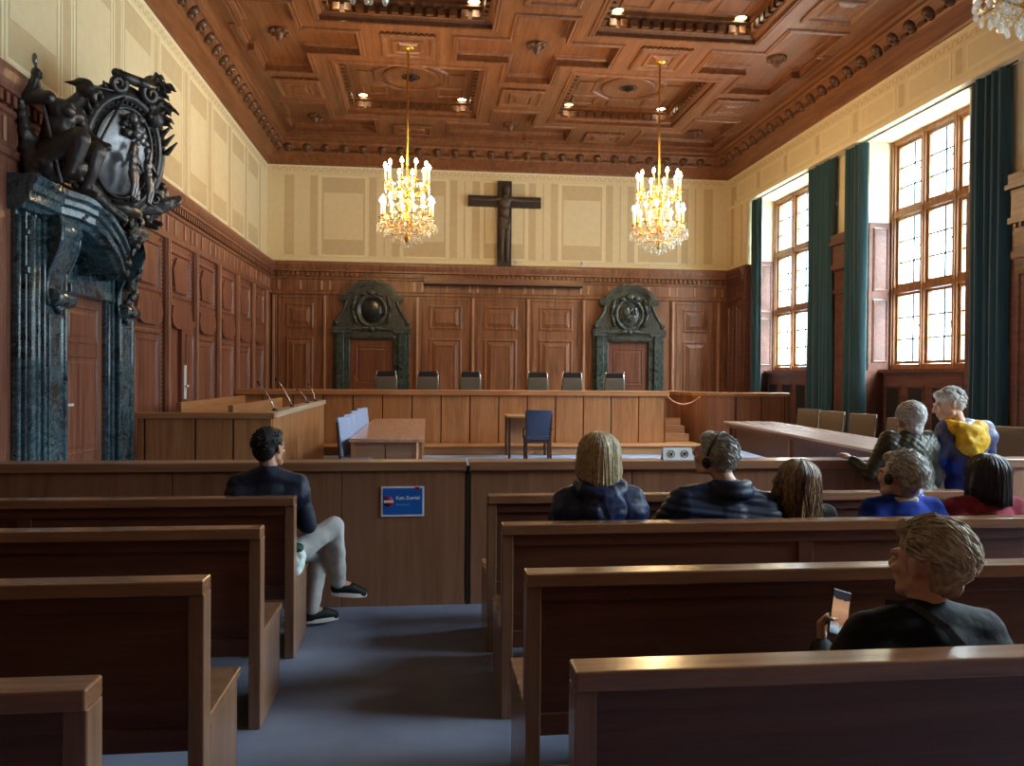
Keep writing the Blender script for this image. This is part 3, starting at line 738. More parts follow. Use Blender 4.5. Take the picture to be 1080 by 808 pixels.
curtain(14.18, 14.84, 'narrow teal curtain on the far side of the big window, left of its panelled reveal', 3)
curtain(10.46, 11.17, 'wide teal curtain nearest the camera, covering the right part of the big window', 4)
for i, (a, b) in enumerate(((15.2,19.40),(10.3,14.9),(6.2,9.3))):
    mb = MB(); mb.tube([(8.43,a,6.245),(8.43,b,6.245)], .012, 8); tag(mb.build('curtain_rail', M['iron']), ['thin dark curtain rail over the farthest window', 'thin dark curtain rail over the big window', 'thin dark curtain rail over the window beyond the photo edge'][i], 'rail')
# ------------------------------------------------------------------ pews
def pew(x0, x1, yb, label, aisle):
    """rear face at yb, bench faces +y; aisle = x of the end at the gangway"""
    r = thing('pew', label, 'bench', (aisle, yb, 0), 0, 'dark wooden public pews')
    s = 1 if x1 > aisle+.01 else -1; L = abs(x1-x0); a, b = (0, L) if s > 0 else (-L, 0)
    mid = (a+b)/2
    mb = MB(); mb.box(a+.05, b-.05, .022, .058, .40, .86); 
    mb.box(a+.053, b-.053, .01, .07, .34, .42); mb.box(a+.053, b-.053, .008, .072, .83, .888)
    mb.box(mid-.04, mid+.04, .010, .07, .36, .88); mb.build('backrest', M['pew'], r, bevel=.004)
    mb = MB(); mb.box(a, b, -.01, .085, .885, .936); mb.build('top_rail', M['pewtop'], r, bevel=.006)
    for u in (a, b-.055):
        mb = MB(); mb.box(u, u+.055, 0, .085, 0, .886); mb.build('end_post', M['pewend'], r, bevel=.005)
    mb = MB(); mb.box(a, b, .075, .535, .405, .437); mb.box(a+.02, b-.02, .50, .53, .36, .405); mb.build('seat', M['pewend'] if s < 0 else M['pewtop'], r, bevel=.005)
    for u in (a, b-.04):
        mb = MB(); mb.box(u, u+.04, .085, .47, 0, .405); mb.build('seat_support', M['pewend'], r, bevel=.004)
    return r
ROWS = [4.56, 3.66, 2.75, 1.83]
ON = ['front row, with the seated man in light trousers', 'second row', 'third row', 'nearest the camera, cut by the photo edge']
for y, t in zip(ROWS, ON): pew(-3.72, -.76, y, 'dark wooden pew left of the aisle, '+t, -.76)
for y, t in zip(ROWS, ['front row behind the standing couple', 'second row, where nobody sits in front of the nearest woman', 'third row, behind the row of five seated visitors', 'nearest the camera, in front of which the nearest woman sits']):
    pass
RL = ['dark wooden pew right of the aisle, front row nearest the barrier, its right end showing',
      'dark wooden pew right of the aisle, second row, carrying the five visitors',
      'dark wooden pew right of the aisle, third row, in front of the nearest woman',
      'dark wooden pew right of the aisle, last row, carrying the nearest woman']
for y, t in zip(ROWS, RL): pew(.36, 3.42, y, t, .36)

# ------------------------------------------------------------------ barrier
r = thing('barrier', 'long dark wooden barrier with a lighter top rail between the pews and the court', 'barrier', (0,5.54,0))
mb = MB()
JX = [-4.0,-2.9,-1.75,-.6,.28]; JR = [.31,1.5,2.7,3.9,5.1,6.3,7.5,8.45]
for J in (JX, JR):
    for a, b in zip(J, J[1:]): mb.box(a+.003, b-.003, 0, .09, .0, .965)
mb.box(-4.0, 8.45, .02, .08, 0, .95); mb.build('panelling', M['barrier'], r, bevel=.004)
mb = MB(); mb.box(-4.0, .285, -.02, .17, .965, 1.03); mb.build('top_rail', M['barriertop'], r, bevel=.006)
mb = MB(); mb.box(.305, 8.45, -.03, .17, .965, 1.03); mb.build('top_rail', M['barriertop'], r, bevel=.006)
mb = MB(); mb.box(.285, .305, -.005, .1, .0, .99); mb.build('joint_strip', M['groove'], r)

# ------------------------------------------------------------------ sign on the barrier
def text(s, size, loc, parent, mat, name='lettering', rot=(pi/2,0,0), ext=.0012, bold=0):
    c = bpy.data.curves.new(name, 'FONT'); c.body = s; c.size = size; c.extrude = ext; c.offset = bold
    o = bpy.data.objects.new('tmp', c); COL.objects.link(o)
    dg = bpy.context.evaluated_depsgraph_get(); dg.update()
    me = bpy.data.meshes.new_from_object(o.evaluated_get(dg)); bpy.data.objects.remove(o)
    me.materials.clear(); me.materials.append(mat); me.name = name
    q = link(name, me, parent); q.location = loc; q.rotation_euler = rot; return q
MBLUE = plain('sign_blue', '#0b62c4', .45, noise_amt=.03, bumps=0); MRED = plain('sign_red', '#a3122e', .5, noise_amt=.03, bumps=0)
MPALE = plain('sign_pale_blue', '#7fb8ee', .5, noise_amt=.02, bumps=0); MSW = plain('sign_white', '#e6edf8', .5, noise_amt=.02, bumps=0)
r = thing('sign', 'blue no-entry notice with white border fixed on the barrier', 'sign', (-.17,5.538,.748))
mb = MB(); mb.box(-.152, .152, -.006, .0, -.107, .107); mb.build('border', MSW, r)
mb = MB(); mb.box(-.139, .139, -.008, -.005, -.094, .094); mb.build('face', MBLUE, r)
G = Fr((-.10,-.008,.0),(1,0,0),(0,0,1),(0,-1,0))
mb = MB(); mb.lathe([(0,0),(.038,0),(.038,.0015),(0,.0015)], F=G, n=28); mb.build('no_entry_disc', MRED, r)
mb = MB(); mb.box(-.033, .033, -.009, .009, .0015, .003, 0, G); mb.build('white_bar', MSW, r)
text('Kein Zutritt!', .033, (-.048,-.0082,.014), r, MSW, bold=.0008); text('No entry!', .024, (-.048,-.0082,-.030), r, MPALE)
mb = MB(); mb.box(.085, .118, -.0095, -.006, .082, .103); mb.box(.09, .112, -.0105, -.009, .087, .093, 1); mb.build('emblem', [MRED, M['groove']], r)

def tent(x, w, label, icons, rot=0):
    r = thing('tent_card', label, 'card', (x, 5.60, 1.03), rot, 'folded paper cards on the barrier')
    for s in (-1, 1):
        mb = MB(); h = .088; d = .032
        vs = [(-w/2, s*d, 0),(w/2, s*d, 0),(w/2-.008, s*.002, h),(-w/2+.008, s*.002, h)]; th = V3((0, s*.0015, .0008))
        mb.add([V3(v) for v in vs]+[V3(v)+th for v in vs], [(0,1,2,3),(4,5,6,7),(0,1,5,4),(1,2,6,5),(2,3,7,6),(3,0,4,7)]); mb.build('card_leaf', M['white'], r)
    th = atan2(.03, .088); G = Fr((0,-.0188,.044),(1,0,0),(0,sin(th),cos(th)),(0,-cos(th),sin(th)))
    for cx in icons:
        mb = MB(); n = 24
        pts = [G(cx+.026*cos(2*pi*k/n), .026*sin(2*pi*k/n), .0035) for k in range(n+1)]; mb.tube(pts, .0026, 5, caps=False)
        mb.bar(G(cx-.018,-.018,.0035), G(cx+.018,.018,.0035), .0035, .002); mb.box(cx-.006, cx+.008, -.014, .004, .002, .004, 0, G); mb.box(cx-.010, cx-.004, -.004, .012, .002, .004, 0, G)
        mb.build('prohibition_icon', M['black'], r)
tent(1.862, .235, 'white folded card with two prohibition symbols standing on the barrier', (-.052,.052))
tent(2.075, .13, 'small white folded card right of the two-symbol card on the barrier', (.01,), -.25)

# ------------------------------------------------------------------ judges' bench and platforms
r = thing('platform', 'low wooden platform step in front of the long bench', 'platform', (0,16,0))
mb = MB(); mb.box(-4.0, 5.95, -.05, 1.42, 0, .16); mb.build('riser', M['benchx'], r, bevel=.01)
mb = MB(); mb.box(-4.0, 5.95, -.10, 1.42, .16, .185); mb.build('tread', M['benchx'], r, bevel=.006)
r = thing('dais', 'raised wooden floor behind the long bench carrying the swivel chairs', 'platform', (0,19,0))
mb = MB(); mb.box(-4.0, 5.3, -1.55, 1.58, 0, .43); mb.build('riser', M['benchx'], r)
mb = MB(); mb.box(-4.0, 5.3, -1.55, 1.58, .43, .45); mb.build('floor_boards', M['benchx'], r)
r = thing('judges_bench', 'long panelled oak judges bench across the far end of the court', 'bench', (0,16.64,.185))
mb = MB(); x = 5.27
PX = [5.27-.622*k for k in range(15)]+[-3.99]
for a, b in zip(PX[1:], PX): mb.box(a+.012, b-.012, 0, .05, 0, 1.03)
mb.build('front_panels', M['bench'], r, bevel=.006)
mb = MB(); mb.box(-3.99, 5.27, .03, .07, 0, 1.03); mb.build('panel_backing', M['groove'], r)
mb = MB(); mb.box(-3.99, 5.33, -.05, .80, 1.03, 1.135); mb.build('desk_top', M['benchx'], r, bevel=.01)
mb = MB(); mb.box(5.22, 5.27, .0, .75, 0, 1.03); mb.build('end_panel', M['bench'], r, bevel=.006)
def judge_chair(name, label):
    r = thing(name, label, 'chair', (0,0,.45), 0, 'chairs behind the judges bench')
    mb = MB(); R = Matrix.Rotation(-.10, 3, 'X')
    def slab(w0, w1, z0, z1, t, y, mat, nm, bev=.02):
        q = MB(); vs = []
        for yy in (-t/2, t/2): vs += [(-w0/2,y+yy,z0),(w0/2,y+yy,z0),(w1/2,y+yy-.02,z1),(-w1/2,y+yy-.02,z1)]
        q.add(vs, [(3,2,1,0),(4,5,6,7),(0,1,5,4),(1,2,6,5),(2,3,7,6),(3,0,4,7)]); q.build(nm, mat, r, bevel=bev)
    slab(.50,.455,.52,1.16,.07,0.0,M['greyleather'],'backrest'); slab(.44,.40,1.15,1.285,.085,-.01,M['blackleather'],'headrest')
    for s in (-1,1):
        q = MB(); q.tube([(s*.255,0,.5),(s*.235,-.005,1.1),(s*.21,-.02,1.295)], .013, 8); q.build('back_frame', M['steel'], r)
        q = MB(); q.box(s*.28-.03, s*.28+.03, -.45, -.05, .66, .70); q.bar((s*.28,-.25,.66),(s*.24,-.25,.47),.03,.03); q.build('armrest', M['blackleather'], r, bevel=.01)
    q = MB(); q.box(-.25,.25,-.50,0,.43,.52); q.build('seat', M['greyleather'], r, bevel=.03)
    q = MB(); q.tube([(0,-.25,.06),(0,-.25,.43)], .03, 10)
    for k in range(5): a = k*2*pi/5+.3; q.bar((0,-.25,.08),(.3*cos(a),-.25+.3*sin(a),.04),.045,.03); q.ell((.3*cos(a),-.25+.3*sin(a),.03),.03)
    q.build('pedestal', M['steel'], r); return r
JC = [(-.93,'leftmost'),(.01,'second from left'),(.98,'third from left'),(2.545,'third from right'),(3.355,'second from right'),(4.365,'rightmost')]
j0 = None
for x, t in JC:
    lab = 'grey swivel chair with black headrest behind the long bench, '+t+' of six'
    if j0 is None: j0 = judge_chair('swivel_chair', lab); j0.location = (x,17.75,.45)
    else: dup(j0, (x,17.75,.45), (.0), lab)

# right-hand stairs, rope and clerk's box
r = thing('steps', 'three wooden steps rising between the long bench and the curved box', 'stairs', (5.3,16.8,.186))
for k in range(3):
    mb = MB(); mb.box(.05, .60-.02*k, .12+.25*k, .60, .17*k, .17*(k+1)-.02); mb.box(.05, .60-.02*k, .09+.25*k, .60, .17*(k+1)-.02, .17*(k+1)); mb.build('step', M['benchx'], r, bevel=.006)
r = thing('witness_box', 'curved oak panelled box in the back right corner by the windows', 'box', (6.5,17.5,0))
plan = [(5.92,18.9),(5.92,18.2),(5.98,17.75),(6.12,17.35),(6.36,17.05),(6.7,16.88),(7.1,16.82),(7.65,16.8),(8.2,16.8)]
def wallrun(pl, z0, z1, t, out=0):
    mb = MB(); n = len(pl); P = [V3((a,b,0)) for a,b in pl]; vs = []
    for i in range(n):
        e = (P[min(i+1,n-1)]-P[max(i-1,0)]).normalized(); nn = V3((e.y,-e.x,0))*-1
        a, b = P[i]+nn*(-out), P[i]+nn*t
        vs += [(a.x,a.y,z0),(a.x,a.y,z1),(b.x,b.y,z1),(b.x,b.y,z0)]
    fs = [(i*4+k, (i+1)*4+k, (i+1)*4+(k+1)%4, i*4+(k+1)%4) for i in range(n-1) for k in range(4)]+[(0,1,2,3),((n-1)*4+3,(n-1)*4+2,(n-1)*4+1,(n-1)*4)]
    return mb.add(vs, fs)
wallrun(plan, 0, 1.22, .05).build('front_panelling', M['boxshade'], r, world=True)
wallrun(plan, 1.22, 1.30, .22, .04).build('top_rail', M['benchx'], r, world=True, bevel=.006)
mb = MB()
for x in (6.95, 7.55, 8.1): mb.box(x-.008, x+.008, 16.792, 16.82, .05, 1.2)
mb.build('panel_grooves', M['groove'], r, world=True)
r = thing('barrier_rope', 'thin salmon coloured rope sagging between the bench end and the curved box', 'rope', (5.75,16.75,0))
mb = MB(); a, b = V3((5.3,16.66,1.22)), V3((6.20,17.12,1.18)); pts = []
for k in range(17): t = k/16; p = a.lerp(b, t); p.z -= .17*4*t*(1-t)*(1-.25*(t-.5)); pts.append(p)
mb.tube(pts, .013, 8); mb.build('cord', M['rope'], r, world=True)
mb = MB(); mb.ell(a, .025); mb.ell(b, .025); mb.build('end_hooks', M['gold'], r, world=True)

# ------------------------------------------------------------------ the dock on the left
r = thing('dock', 'panelled oak dock along the left wall with window glare painted on its side rail', 'dock', (-2.8,12.5,0))
mb = MB(); xs = [-3.66,-3.57,-2.95,-2.48,-1.99]
for a, b in zip(xs, xs[1:]): mb.box(a+.01, b-.01, 10.23, 10.28, 0, 1.07)
mb.build('front_panels', M['bench'], r, world=True, bevel=.006)
mb = MB(); n = 8
for k in range(n): a = 10.28+(15.25-10.28)*k/n; b = 10.28+(15.25-10.28)*(k+1)/n; mb.box(-2.04, -1.99, a+.012, b-.012, 0, 1.07)
mb.build('side_panels', M['bench'], r, world=True, bevel=.006)
mb = MB(); mb.box(-3.64, -2.02, 10.26, 10.30, 0, 1.06); mb.box(-2.06, -2.02, 10.28, 15.2, 0, 1.06); mb.build('panel_backing', M['groove'], r, world=True)
mb = MB(); mb.box(-3.68, -1.96, 10.20, 10.36, 1.07, 1.145); mb.build('front_rail', M['benchx'], r, world=True, bevel=.008)
mb = MB(); mb.box(-2.14, -1.96, 10.37, 15.27, 1.07, 1.15); mb.build('side_rail', M['glarerail'], r, world=True, bevel=.008)
for i, (x, z, y0, y1) in enumerate(((-2.75,1.20,11.2,14.9),(-3.45,1.24,11.2,15.0))):
    mb = MB(); mb.box(x-.035, x+.035, y0, y1, .3, z); mb.build('inner_bench_back', M['benchy'], r, world=True, bevel=.006)
    mb = MB(); mb.box(x+.035, x+.42, y0, y1, .62, .66); mb.box(x+.05, x+.10, y0, y1, .0, .62); mb.build('inner_bench_seat', M['benchy'], r, world=True, bevel=.006)
mb = MB(); mb.box(-4.03, -2.06, 10.38, 15.2, 0, .25); mb.build('raised_floor', M['benchy'], r, world=True)
def mic(b, t, label):
    r = thing('microphone', label, 'microphone', b, 0, 'gooseneck microphones on the dock'); b, t = V3(b), V3(t); d = t-b
    mb = MB(); mb.lathe([(.0,0),(.04,0),(.04,.012),(.014,.03),(0,.03)], n=12); mb.build('base', M['iron'], r)
    mb = MB(); mb.tube([(0,0,.02), d*.25+V3((0,0,.04)), d*.6+V3((0,0,.05)), d], .008, 6); mb.build('gooseneck', M['steel'], r)
    mb = MB(); mb.cap(d*.97, d*1.10, .013, .016); mb.build('capsule', M['black'], r)
mic((-2.06,10.75,1.15),(-2.26,10.75,1.50),'gooseneck microphone nearest the front corner of the dock rail')
mic((-2.06,12.1,1.15),(-2.28,12.1,1.54),'tallest gooseneck microphone, second along the dock rail')
mic((-2.06,13.6,1.15),(-2.22,13.6,1.36),'low gooseneck microphone, third along the dock rail')
mic((-2.06,14.6,1.15),(-2.18,14.6,1.44),'gooseneck microphone farthest along the dock rail')

# ------------------------------------------------------------------ tables and chairs in the court
r = thing('table', 'long oak table with panelled ends on the left of the court floor', 'table', (-.56,13.4,0))
mb = MB(); mb.box(-.52,.52,-2.5,2.55,.70,.75); mb.build('tabletop', M['oaktable'], r, bevel=.006)
for y0, y1 in ((-2.42,-2.37),(2.42,2.47)):
    mb = MB(); mb.box(-.45,-.035,y0,y1,.05,.70); mb.box(-.02,.40,y0,y1,.05,.70); mb.build('end_panel', M['barriertop'], r, bevel=.004)
for x in (-.5,.44):
    for y in (-2.46,2.42): mb = MB(); mb.box(x,x+.055,y,y+.055,0,.70); mb.build('leg', M['bench'], r, bevel=.004)
mb = MB(); mb.box(.38,.41,-2.4,2.4,.25,.70); mb.build('modesty_panel', M['bench'], r)
def court_chair(name, label, mat, h=1.0, w=.46, frame=None, arms=False):
    """faces +y"""
    frame = frame or M['darkwood']; r = thing(name, label, 'chair'); q = MB()
    n = 6; vs = []
    for t in (0, .045):
        for zi in range(5):
            z = .50+(h-.50)*zi/4
            for i in range(n+1):
                u = -w/2+w*i/n; vs.append((u, -.19-.07*zi/4-.02*(1-(2*i/n-1)**2)+t, z))
    k = n+1; fs = [(a*k+i,a*k+i+1,(a+1)*k+i+1,(a+1)*k+i) for a in range(4) for i in range(n)]; o2 = 5*k
    fs += [tuple(o2+v for v in reversed(f)) for f in fs]; ed = [i for i in range(n)]
    fs += [(i,o2+i,o2+i+1,i+1) for i in range(n)]+[(4*k+i,4*k+i+1,o2+4*k+i+1,o2+4*k+i) for i in range(n)]+[(a*k,(a+1)*k,o2+(a+1)*k,o2+a*k) for a in range(4)]+[(a*k+n,o2+a*k+n,o2+(a+1)*k+n,(a+1)*k+n) for a in range(4)]
    q.add(vs, fs, 0, True); q.build('backrest', mat, r, bevel=.008)
    q = MB(); q.box(-w/2, w/2, -.2, .24, .41, .48); q.build('seat', mat, r, bevel=.02)
    for s in (-1,1):
        q = MB(); q.bar((s*(w/2-.02),-.24,0),(s*(w/2-.02),-.19,.45),.04,.04); q.bar((s*(w/2-.02),-.19,.43),(s*(w/2-.005),-.235,h-.06),.03,.035); q.build('rear_leg', frame, r, bevel=.004)
        q = MB(); q.bar((s*(w/2-.02),.21,0),(s*(w/2-.02),.21,.42),.04,.04); q.build('front_leg', frame, r, bevel=.004)
        if arms:
            q = MB(); q.box(s*(w/2+.01)-.025, s*(w/2+.01)+.025, -.22, .2, .62, .65); q.bar((s*(w/2+.01),.17,.42),(s*(w/2+.01),.17,.62),.035,.035); q.build('armrest', frame, r, bevel=.006)
    q = MB(); q.box(-w/2+.02, w/2-.02, -.21, .23, .36, .41); q.build('seat_rail', frame, r); return r
c0 = court_chair('chair', 'blue-grey chair at the long oak table, first from the barrier', M['reflectleather'], 1.04, .5)
c0['group'] = 'chairs at the long oak table'
for i, y in enumerate((11.15,11.95,13.1,14.1)):
    lab = 'blue-grey chair at the long oak table, '+['first','second','third','fourth'][i]+' from the barrier'
    if i == 0: c0.location = (-.96,y,0); c0.rotation_euler = (0,0,-pi/2-.28)
    else: dup(c0, (-.96,y,0), -pi/2-.28, lab)
r = thing('lectern_table', 'small pale topped witness table behind the single blue-grey chair', 'table', (2.03,15.55,0))
mb = MB(); mb.box(-.45,.45,-.36,.36,.81,.85); mb.build('tabletop', M['benchx'], r, bevel=.005)
mb = MB(); mb.box(-.40,.40,.27,.30,.25,.81); mb.build('modesty_panel', M['bench'], r)
for x in (-.43,.38):
    for y in (-.34,.29): mb = MB(); mb.box(x,x+.05,y,y+.05,0,.81); mb.build('leg', M['darkwood'], r, bevel=.004)
c = court_chair('witness_chair', 'single blue-grey leather armchair in the middle of the court facing the long bench', M['blueleather'], 1.0, .5, arms=True); c.location = (2.12,14.75,0); c.rotation_euler = (0,0,-.04)
for side in (): pass
r = thing('counsel_table', 'long dark table with window glare painted on its glossy top', 'table', (6.30,11.95,0), -.075)
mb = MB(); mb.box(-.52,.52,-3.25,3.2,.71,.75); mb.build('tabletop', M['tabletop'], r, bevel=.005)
mb = MB(); mb.box(-.50,.50,-3.2,3.15,.64,.71); mb.build('apron', M['pew'], r)
for y in (-3.1,-.1,2.95):
    for x in (-.47,.41): mb = MB(); mb.box(x,x+.06,y,y+.06,0,.66); mb.build('leg', M['bench'] if y == -.1 else M['pew'], r, bevel=.004)
mb = MB(); mb.box(-.30,-.27,-3.05,2.95,.2,.64); mb.build('modesty_panel', M['pew'], r)
g0 = None
for i, (x, y, rz, lab) in enumerate(((7.45,14.72,2.0,'taupe upholstered chair by the windows, farthest along the counsel table'),(7.42,13.75,2.0,'taupe upholstered chair by the windows, second from the far table end'),
        (7.42,12.72,2.0,'taupe upholstered chair below the teal curtain left of the big window'),(7.20,11.3,1.9,'taupe upholstered chair partly hidden behind the white-haired standing woman'),(7.45,9.35,2.1,'taupe upholstered chair at the right edge of the photo, right of the standing man'))):
    if g0 is None: g0 = court_chair('upholstered_chair', lab, M['taupe'], 1.02, .52); g0['group'] = 'taupe chairs along the windows'; g0.location = (x,y,0); g0.rotation_euler = (0,0,rz)
    else: dup(g0, (x,y,0), rz, lab)

# ------------------------------------------------------------------ crucifix and screen case on the back wall
r = thing('crucifix', 'large dark wooden crucifix with carved figure on the cream back wall', 'crucifix', (2.03,20.6,5.7))
FX = Fr((2.03,20.73,0),(1,0,0),(0,0,1),(0,-1,0))
mb = MB(); mb.box(-.195,.185,4.57,6.86,.02,.14,0,FX); mb.build('upright', M['crosswood'], r, world=True, bevel=.01)
mb = MB(); mb.box(-.98,-.195,6.17,6.46,.02,.13,0,FX); mb.box(.185,.98,6.16,6.45,.02,.13,0,FX); mb.build('crossbeam', M['crosswood'], r, world=True, bevel=.01)
mb = MB(); P = lambda u,v,n=.2: FX(u,v,n)
mb.ell(P(.04,6.60,.24),(.085,.09,.115)); mb.ell(P(.05,6.53,.27),(.05,.06,.07)); mb.cap(P(.02,6.45,.2),P(.03,6.54,.21),.06,.06)
mb.ell(P(0,6.28,.2),(.16,.085,.18)); mb.ell(P(0,6.05,.2),(.125,.08,.17)); mb.ell(P(0,5.82,.2),(.14,.085,.13))
for s in (-1,1):
    mb.chain([P(s*.14,6.36,.2),P(s*.45,6.33,.17),P(s*.74,6.34,.17),P(s*.86,6.34,.17)],[.058,.042,.032,.03])
    mb.ell(P(s*.9,6.345,.175),(.055,.025,.035))
    mb.chain([P(s*.075,5.75,.2),P(s*.07,5.3,.23),P(s*.075,4.92,.19),P(s*.06,4.78,.22)],[.085,.062,.042,.036]); mb.cap(P(s*.065,4.84,.19),P(s*.075,4.70,.26),.036,.03)
blob(mb, 'carved_figure', M['corpus'], r, .014, 3, world=True)
mb = MB(); mb.ell(P(0,5.80,.2),(.155,.10,.13)); mb.ell(P(0,5.66,.2),(.145,.1,.14)); mb.ell(P(.1,5.66,.25),(.07,.06,.12)); 
for k in range(6): mb.cap(P(-.12+.045*k,5.86,.28),P(-.10+.04*k,5.56-.02*(k%2),.29),.012,.016)
blob(mb, 'loincloth', M['corpus'], r, .014, 2, world=True)
r = thing('screen_case', 'long wooden projection screen case fixed under the cornice between the far doorways', 'case', (2.0,20.4,4.1))
mb = MB(); mb.box(-2.12,2.12,-.10,.1,-.06,.10); mb.build('housing', M['wainh'], r, bevel=.008)
mb = MB(); mb.box(-2.12,2.12,-.07,.07,-.085,-.06); mb.build('slot', M['groove'], r)
for x, lab in ((2.33,'tiny grey camera on the cornice right of the crucifix foot'),(4.13,'tiny grey camera on the cornice left of the right far doorway')):
    r = thing('camera', lab, 'camera', (x,20.55,4.58), 0); mb = MB(); mb.tube([(0,0,0),(0,-.02,.10)], .014, 8); mb.build('bracket', M['white'], r); mb = MB(); mb.cap((0,.04,.13),(0,-.09,.12),.035,.032); mb.build('housing', M['white'], r)
# ------------------------------------------------------------------ marble doorways of the back wall
def far_portal(xc, label, door_n, arms):
    r = thing('marble_doorway', label, 'doorway', (xc,20.58,.45)); F = Fr((0,0,-.45),(1,0,0),(0,0,1),(0,-1,0)); mm = M['marble2']
    for s in (-1,1):
        mb = MB(); a, b = sorted((s*.56, s*.70)); mb.box(a,b,.45,2.78,.0,.12,0,F); a, b = sorted((s*.70, s*.90)); mb.box(a,b,.45,2.78,0,.20,0,F); a, b = sorted((s*.90, s*.98)); mb.box(a,b,.45,2.78,0,.10,0,F)
        a, b = sorted((s*.54, s*1.0)); mb.box(a,b,.45,.75,0,.23,0,F); mb.box(a,b,2.72,2.80,0,.24,0,F); mb.build('jamb', M['marble3'], r, bevel=.012)
    mb = MB(); mb.box(-.70,.70,2.58,2.80,0,.16,0,F); mb.box(-.60,.60,2.62,2.70,.16,.19,0,F); mb.box(-1.02,1.02,2.80,2.90,0,.22,0,F); mb.build('lintel', mm, r, bevel=.012)
    out = [(-.97,2.9),(.97,2.9)]+[(.97-.33*sin(t*pi/2), 2.98+.64*t+.06*(1-cos(t*pi/2))) for t in [k/8 for k in range(9)]]
    arc = [(.60*cos(t), 3.70+.36*sin(t)) for t in [pi*k/14 for k in range(15)]]
    mb = MB(); mb.prism(out+arc+[(-u,v) for u,v in reversed(out[2:])], 0, .13, F, 0); mb.build('gable', mm, r, bevel=.008)
    mb = MB()    # side scrolls follow the concave flanks
    for s in (-1,1):
        mb.tube([F(s*u,v,.13) for u,v in out[2:]], [.05]*9, 8); mb.ell(F(s*.93,3.0,.13),(.07,.05,.07))
    mb.build('side_scrolls', mm, r)
    mb = MB()
    for s in (-1,1):
        a, b = sorted((s*.52, s*.82)); mb.box(a,b,3.62,3.72,0,.25,0,F); mb.box(a+.02,b-.02,3.56,3.62,0,.2,0,F)
    A = [(.60,.36,.13),(.60,.36,.27),(.66,.42,.27),(.66,.42,.30),(.54,.32,.13)]
    def archband(r0, h0, r1, h1, n0, n1):
        p = [(r1*cos(pi*k/20), 3.70+h1*sin(pi*k/20)) for k in range(21)]+[(r0*cos(pi*k/20), 3.70+h0*sin(pi*k/20)) for k in range(20,-1,-1)]
        vs = [F(a,b,n0) for a,b in p]+[F(a,b,n1) for a,b in p]; n = 42
        mb.add(vs, [(i,i+1,n+i+1,n+i) for i in range(n-1)]+[(n+i,n+i+1,n+40-i,n+41-i) for i in range(20)], 0)
    archband(.52,.28,.60,.36,.05,.20); archband(.58,.34,.67,.42,.05,.26); mb.build('arched_pediment', mm, r)
    mb = MB(); C = (0,3.32)
    G = Fr(F(0,3.32,.13),(1,0,0),(0,0,1),(0,-1,0))
    mb.lathe([(.46,0),(.45,.07),(.40,.10),(.36,.06),(.34,.03)], F=G, n=28, sx=.9, sy=1.0)
    for s in (-1,1): mb.chain([G(s*.40,-.3,.05),G(s*.50,.0,.06),G(s*.42,.34,.06)],[.05,.04,.06]); mb.ell(G(s*.2,.42,.08),(.10,.06,.06)); mb.ell(G(s*.16,-.46,.07),(.12,.05,.05))
    mb.ell(G(0,.47,.10),(.13,.08,.09)); mb.ell(G(0,-.48,.08),(.08,.06,.08)); mb.build('cartouche_frame', mm, r)
    mb = MB(); mb.ell(G(0,0,.03),(.28,.05,.33)); 
    if arms:
        mb.ell(G(-.1,.08,.1),(.1,.04,.14)); mb.ell(G(.12,.1,.1),(.1,.04,.13)); mb.ell(G(.05,-.1,.1),(.15,.04,.1)); mb.cap(G(-.15,-.15,.1),G(.1,.2,.11),.03,.02)
    mb.build('shield', M['marble2'] if arms else M['groove2'], r)
    d = door('door_%d' % door_n, Fr((xc,20.58,0),(1,0,0),(0,0,1),(0,-1,0)), -.55, .55, .45, 2.58, .0, [(.6,1.25),(1.4,2.4)], M['wainred'])
    mb = MB(); FD = Fr((xc,20.58,0),(1,0,0),(0,0,1),(0,-1,0)); mb.box(-.47,-.42,1.32,1.62,.045,.055,0,FD); mb.box(-.46,-.32,1.49,1.515,.08,.1,0,FD); mb.box(-.455,-.435,1.49,1.515,.05,.09,0,FD); mb.build('door_handle', M['gold'], d)
far_portal(-1.46, 'grey-green marble doorway with arched top left of centre on the back wall', 2, False)
far_portal(5.42, 'grey-green marble doorway with arched top right of centre on the back wall, carved emblem in its oval', 3, True)

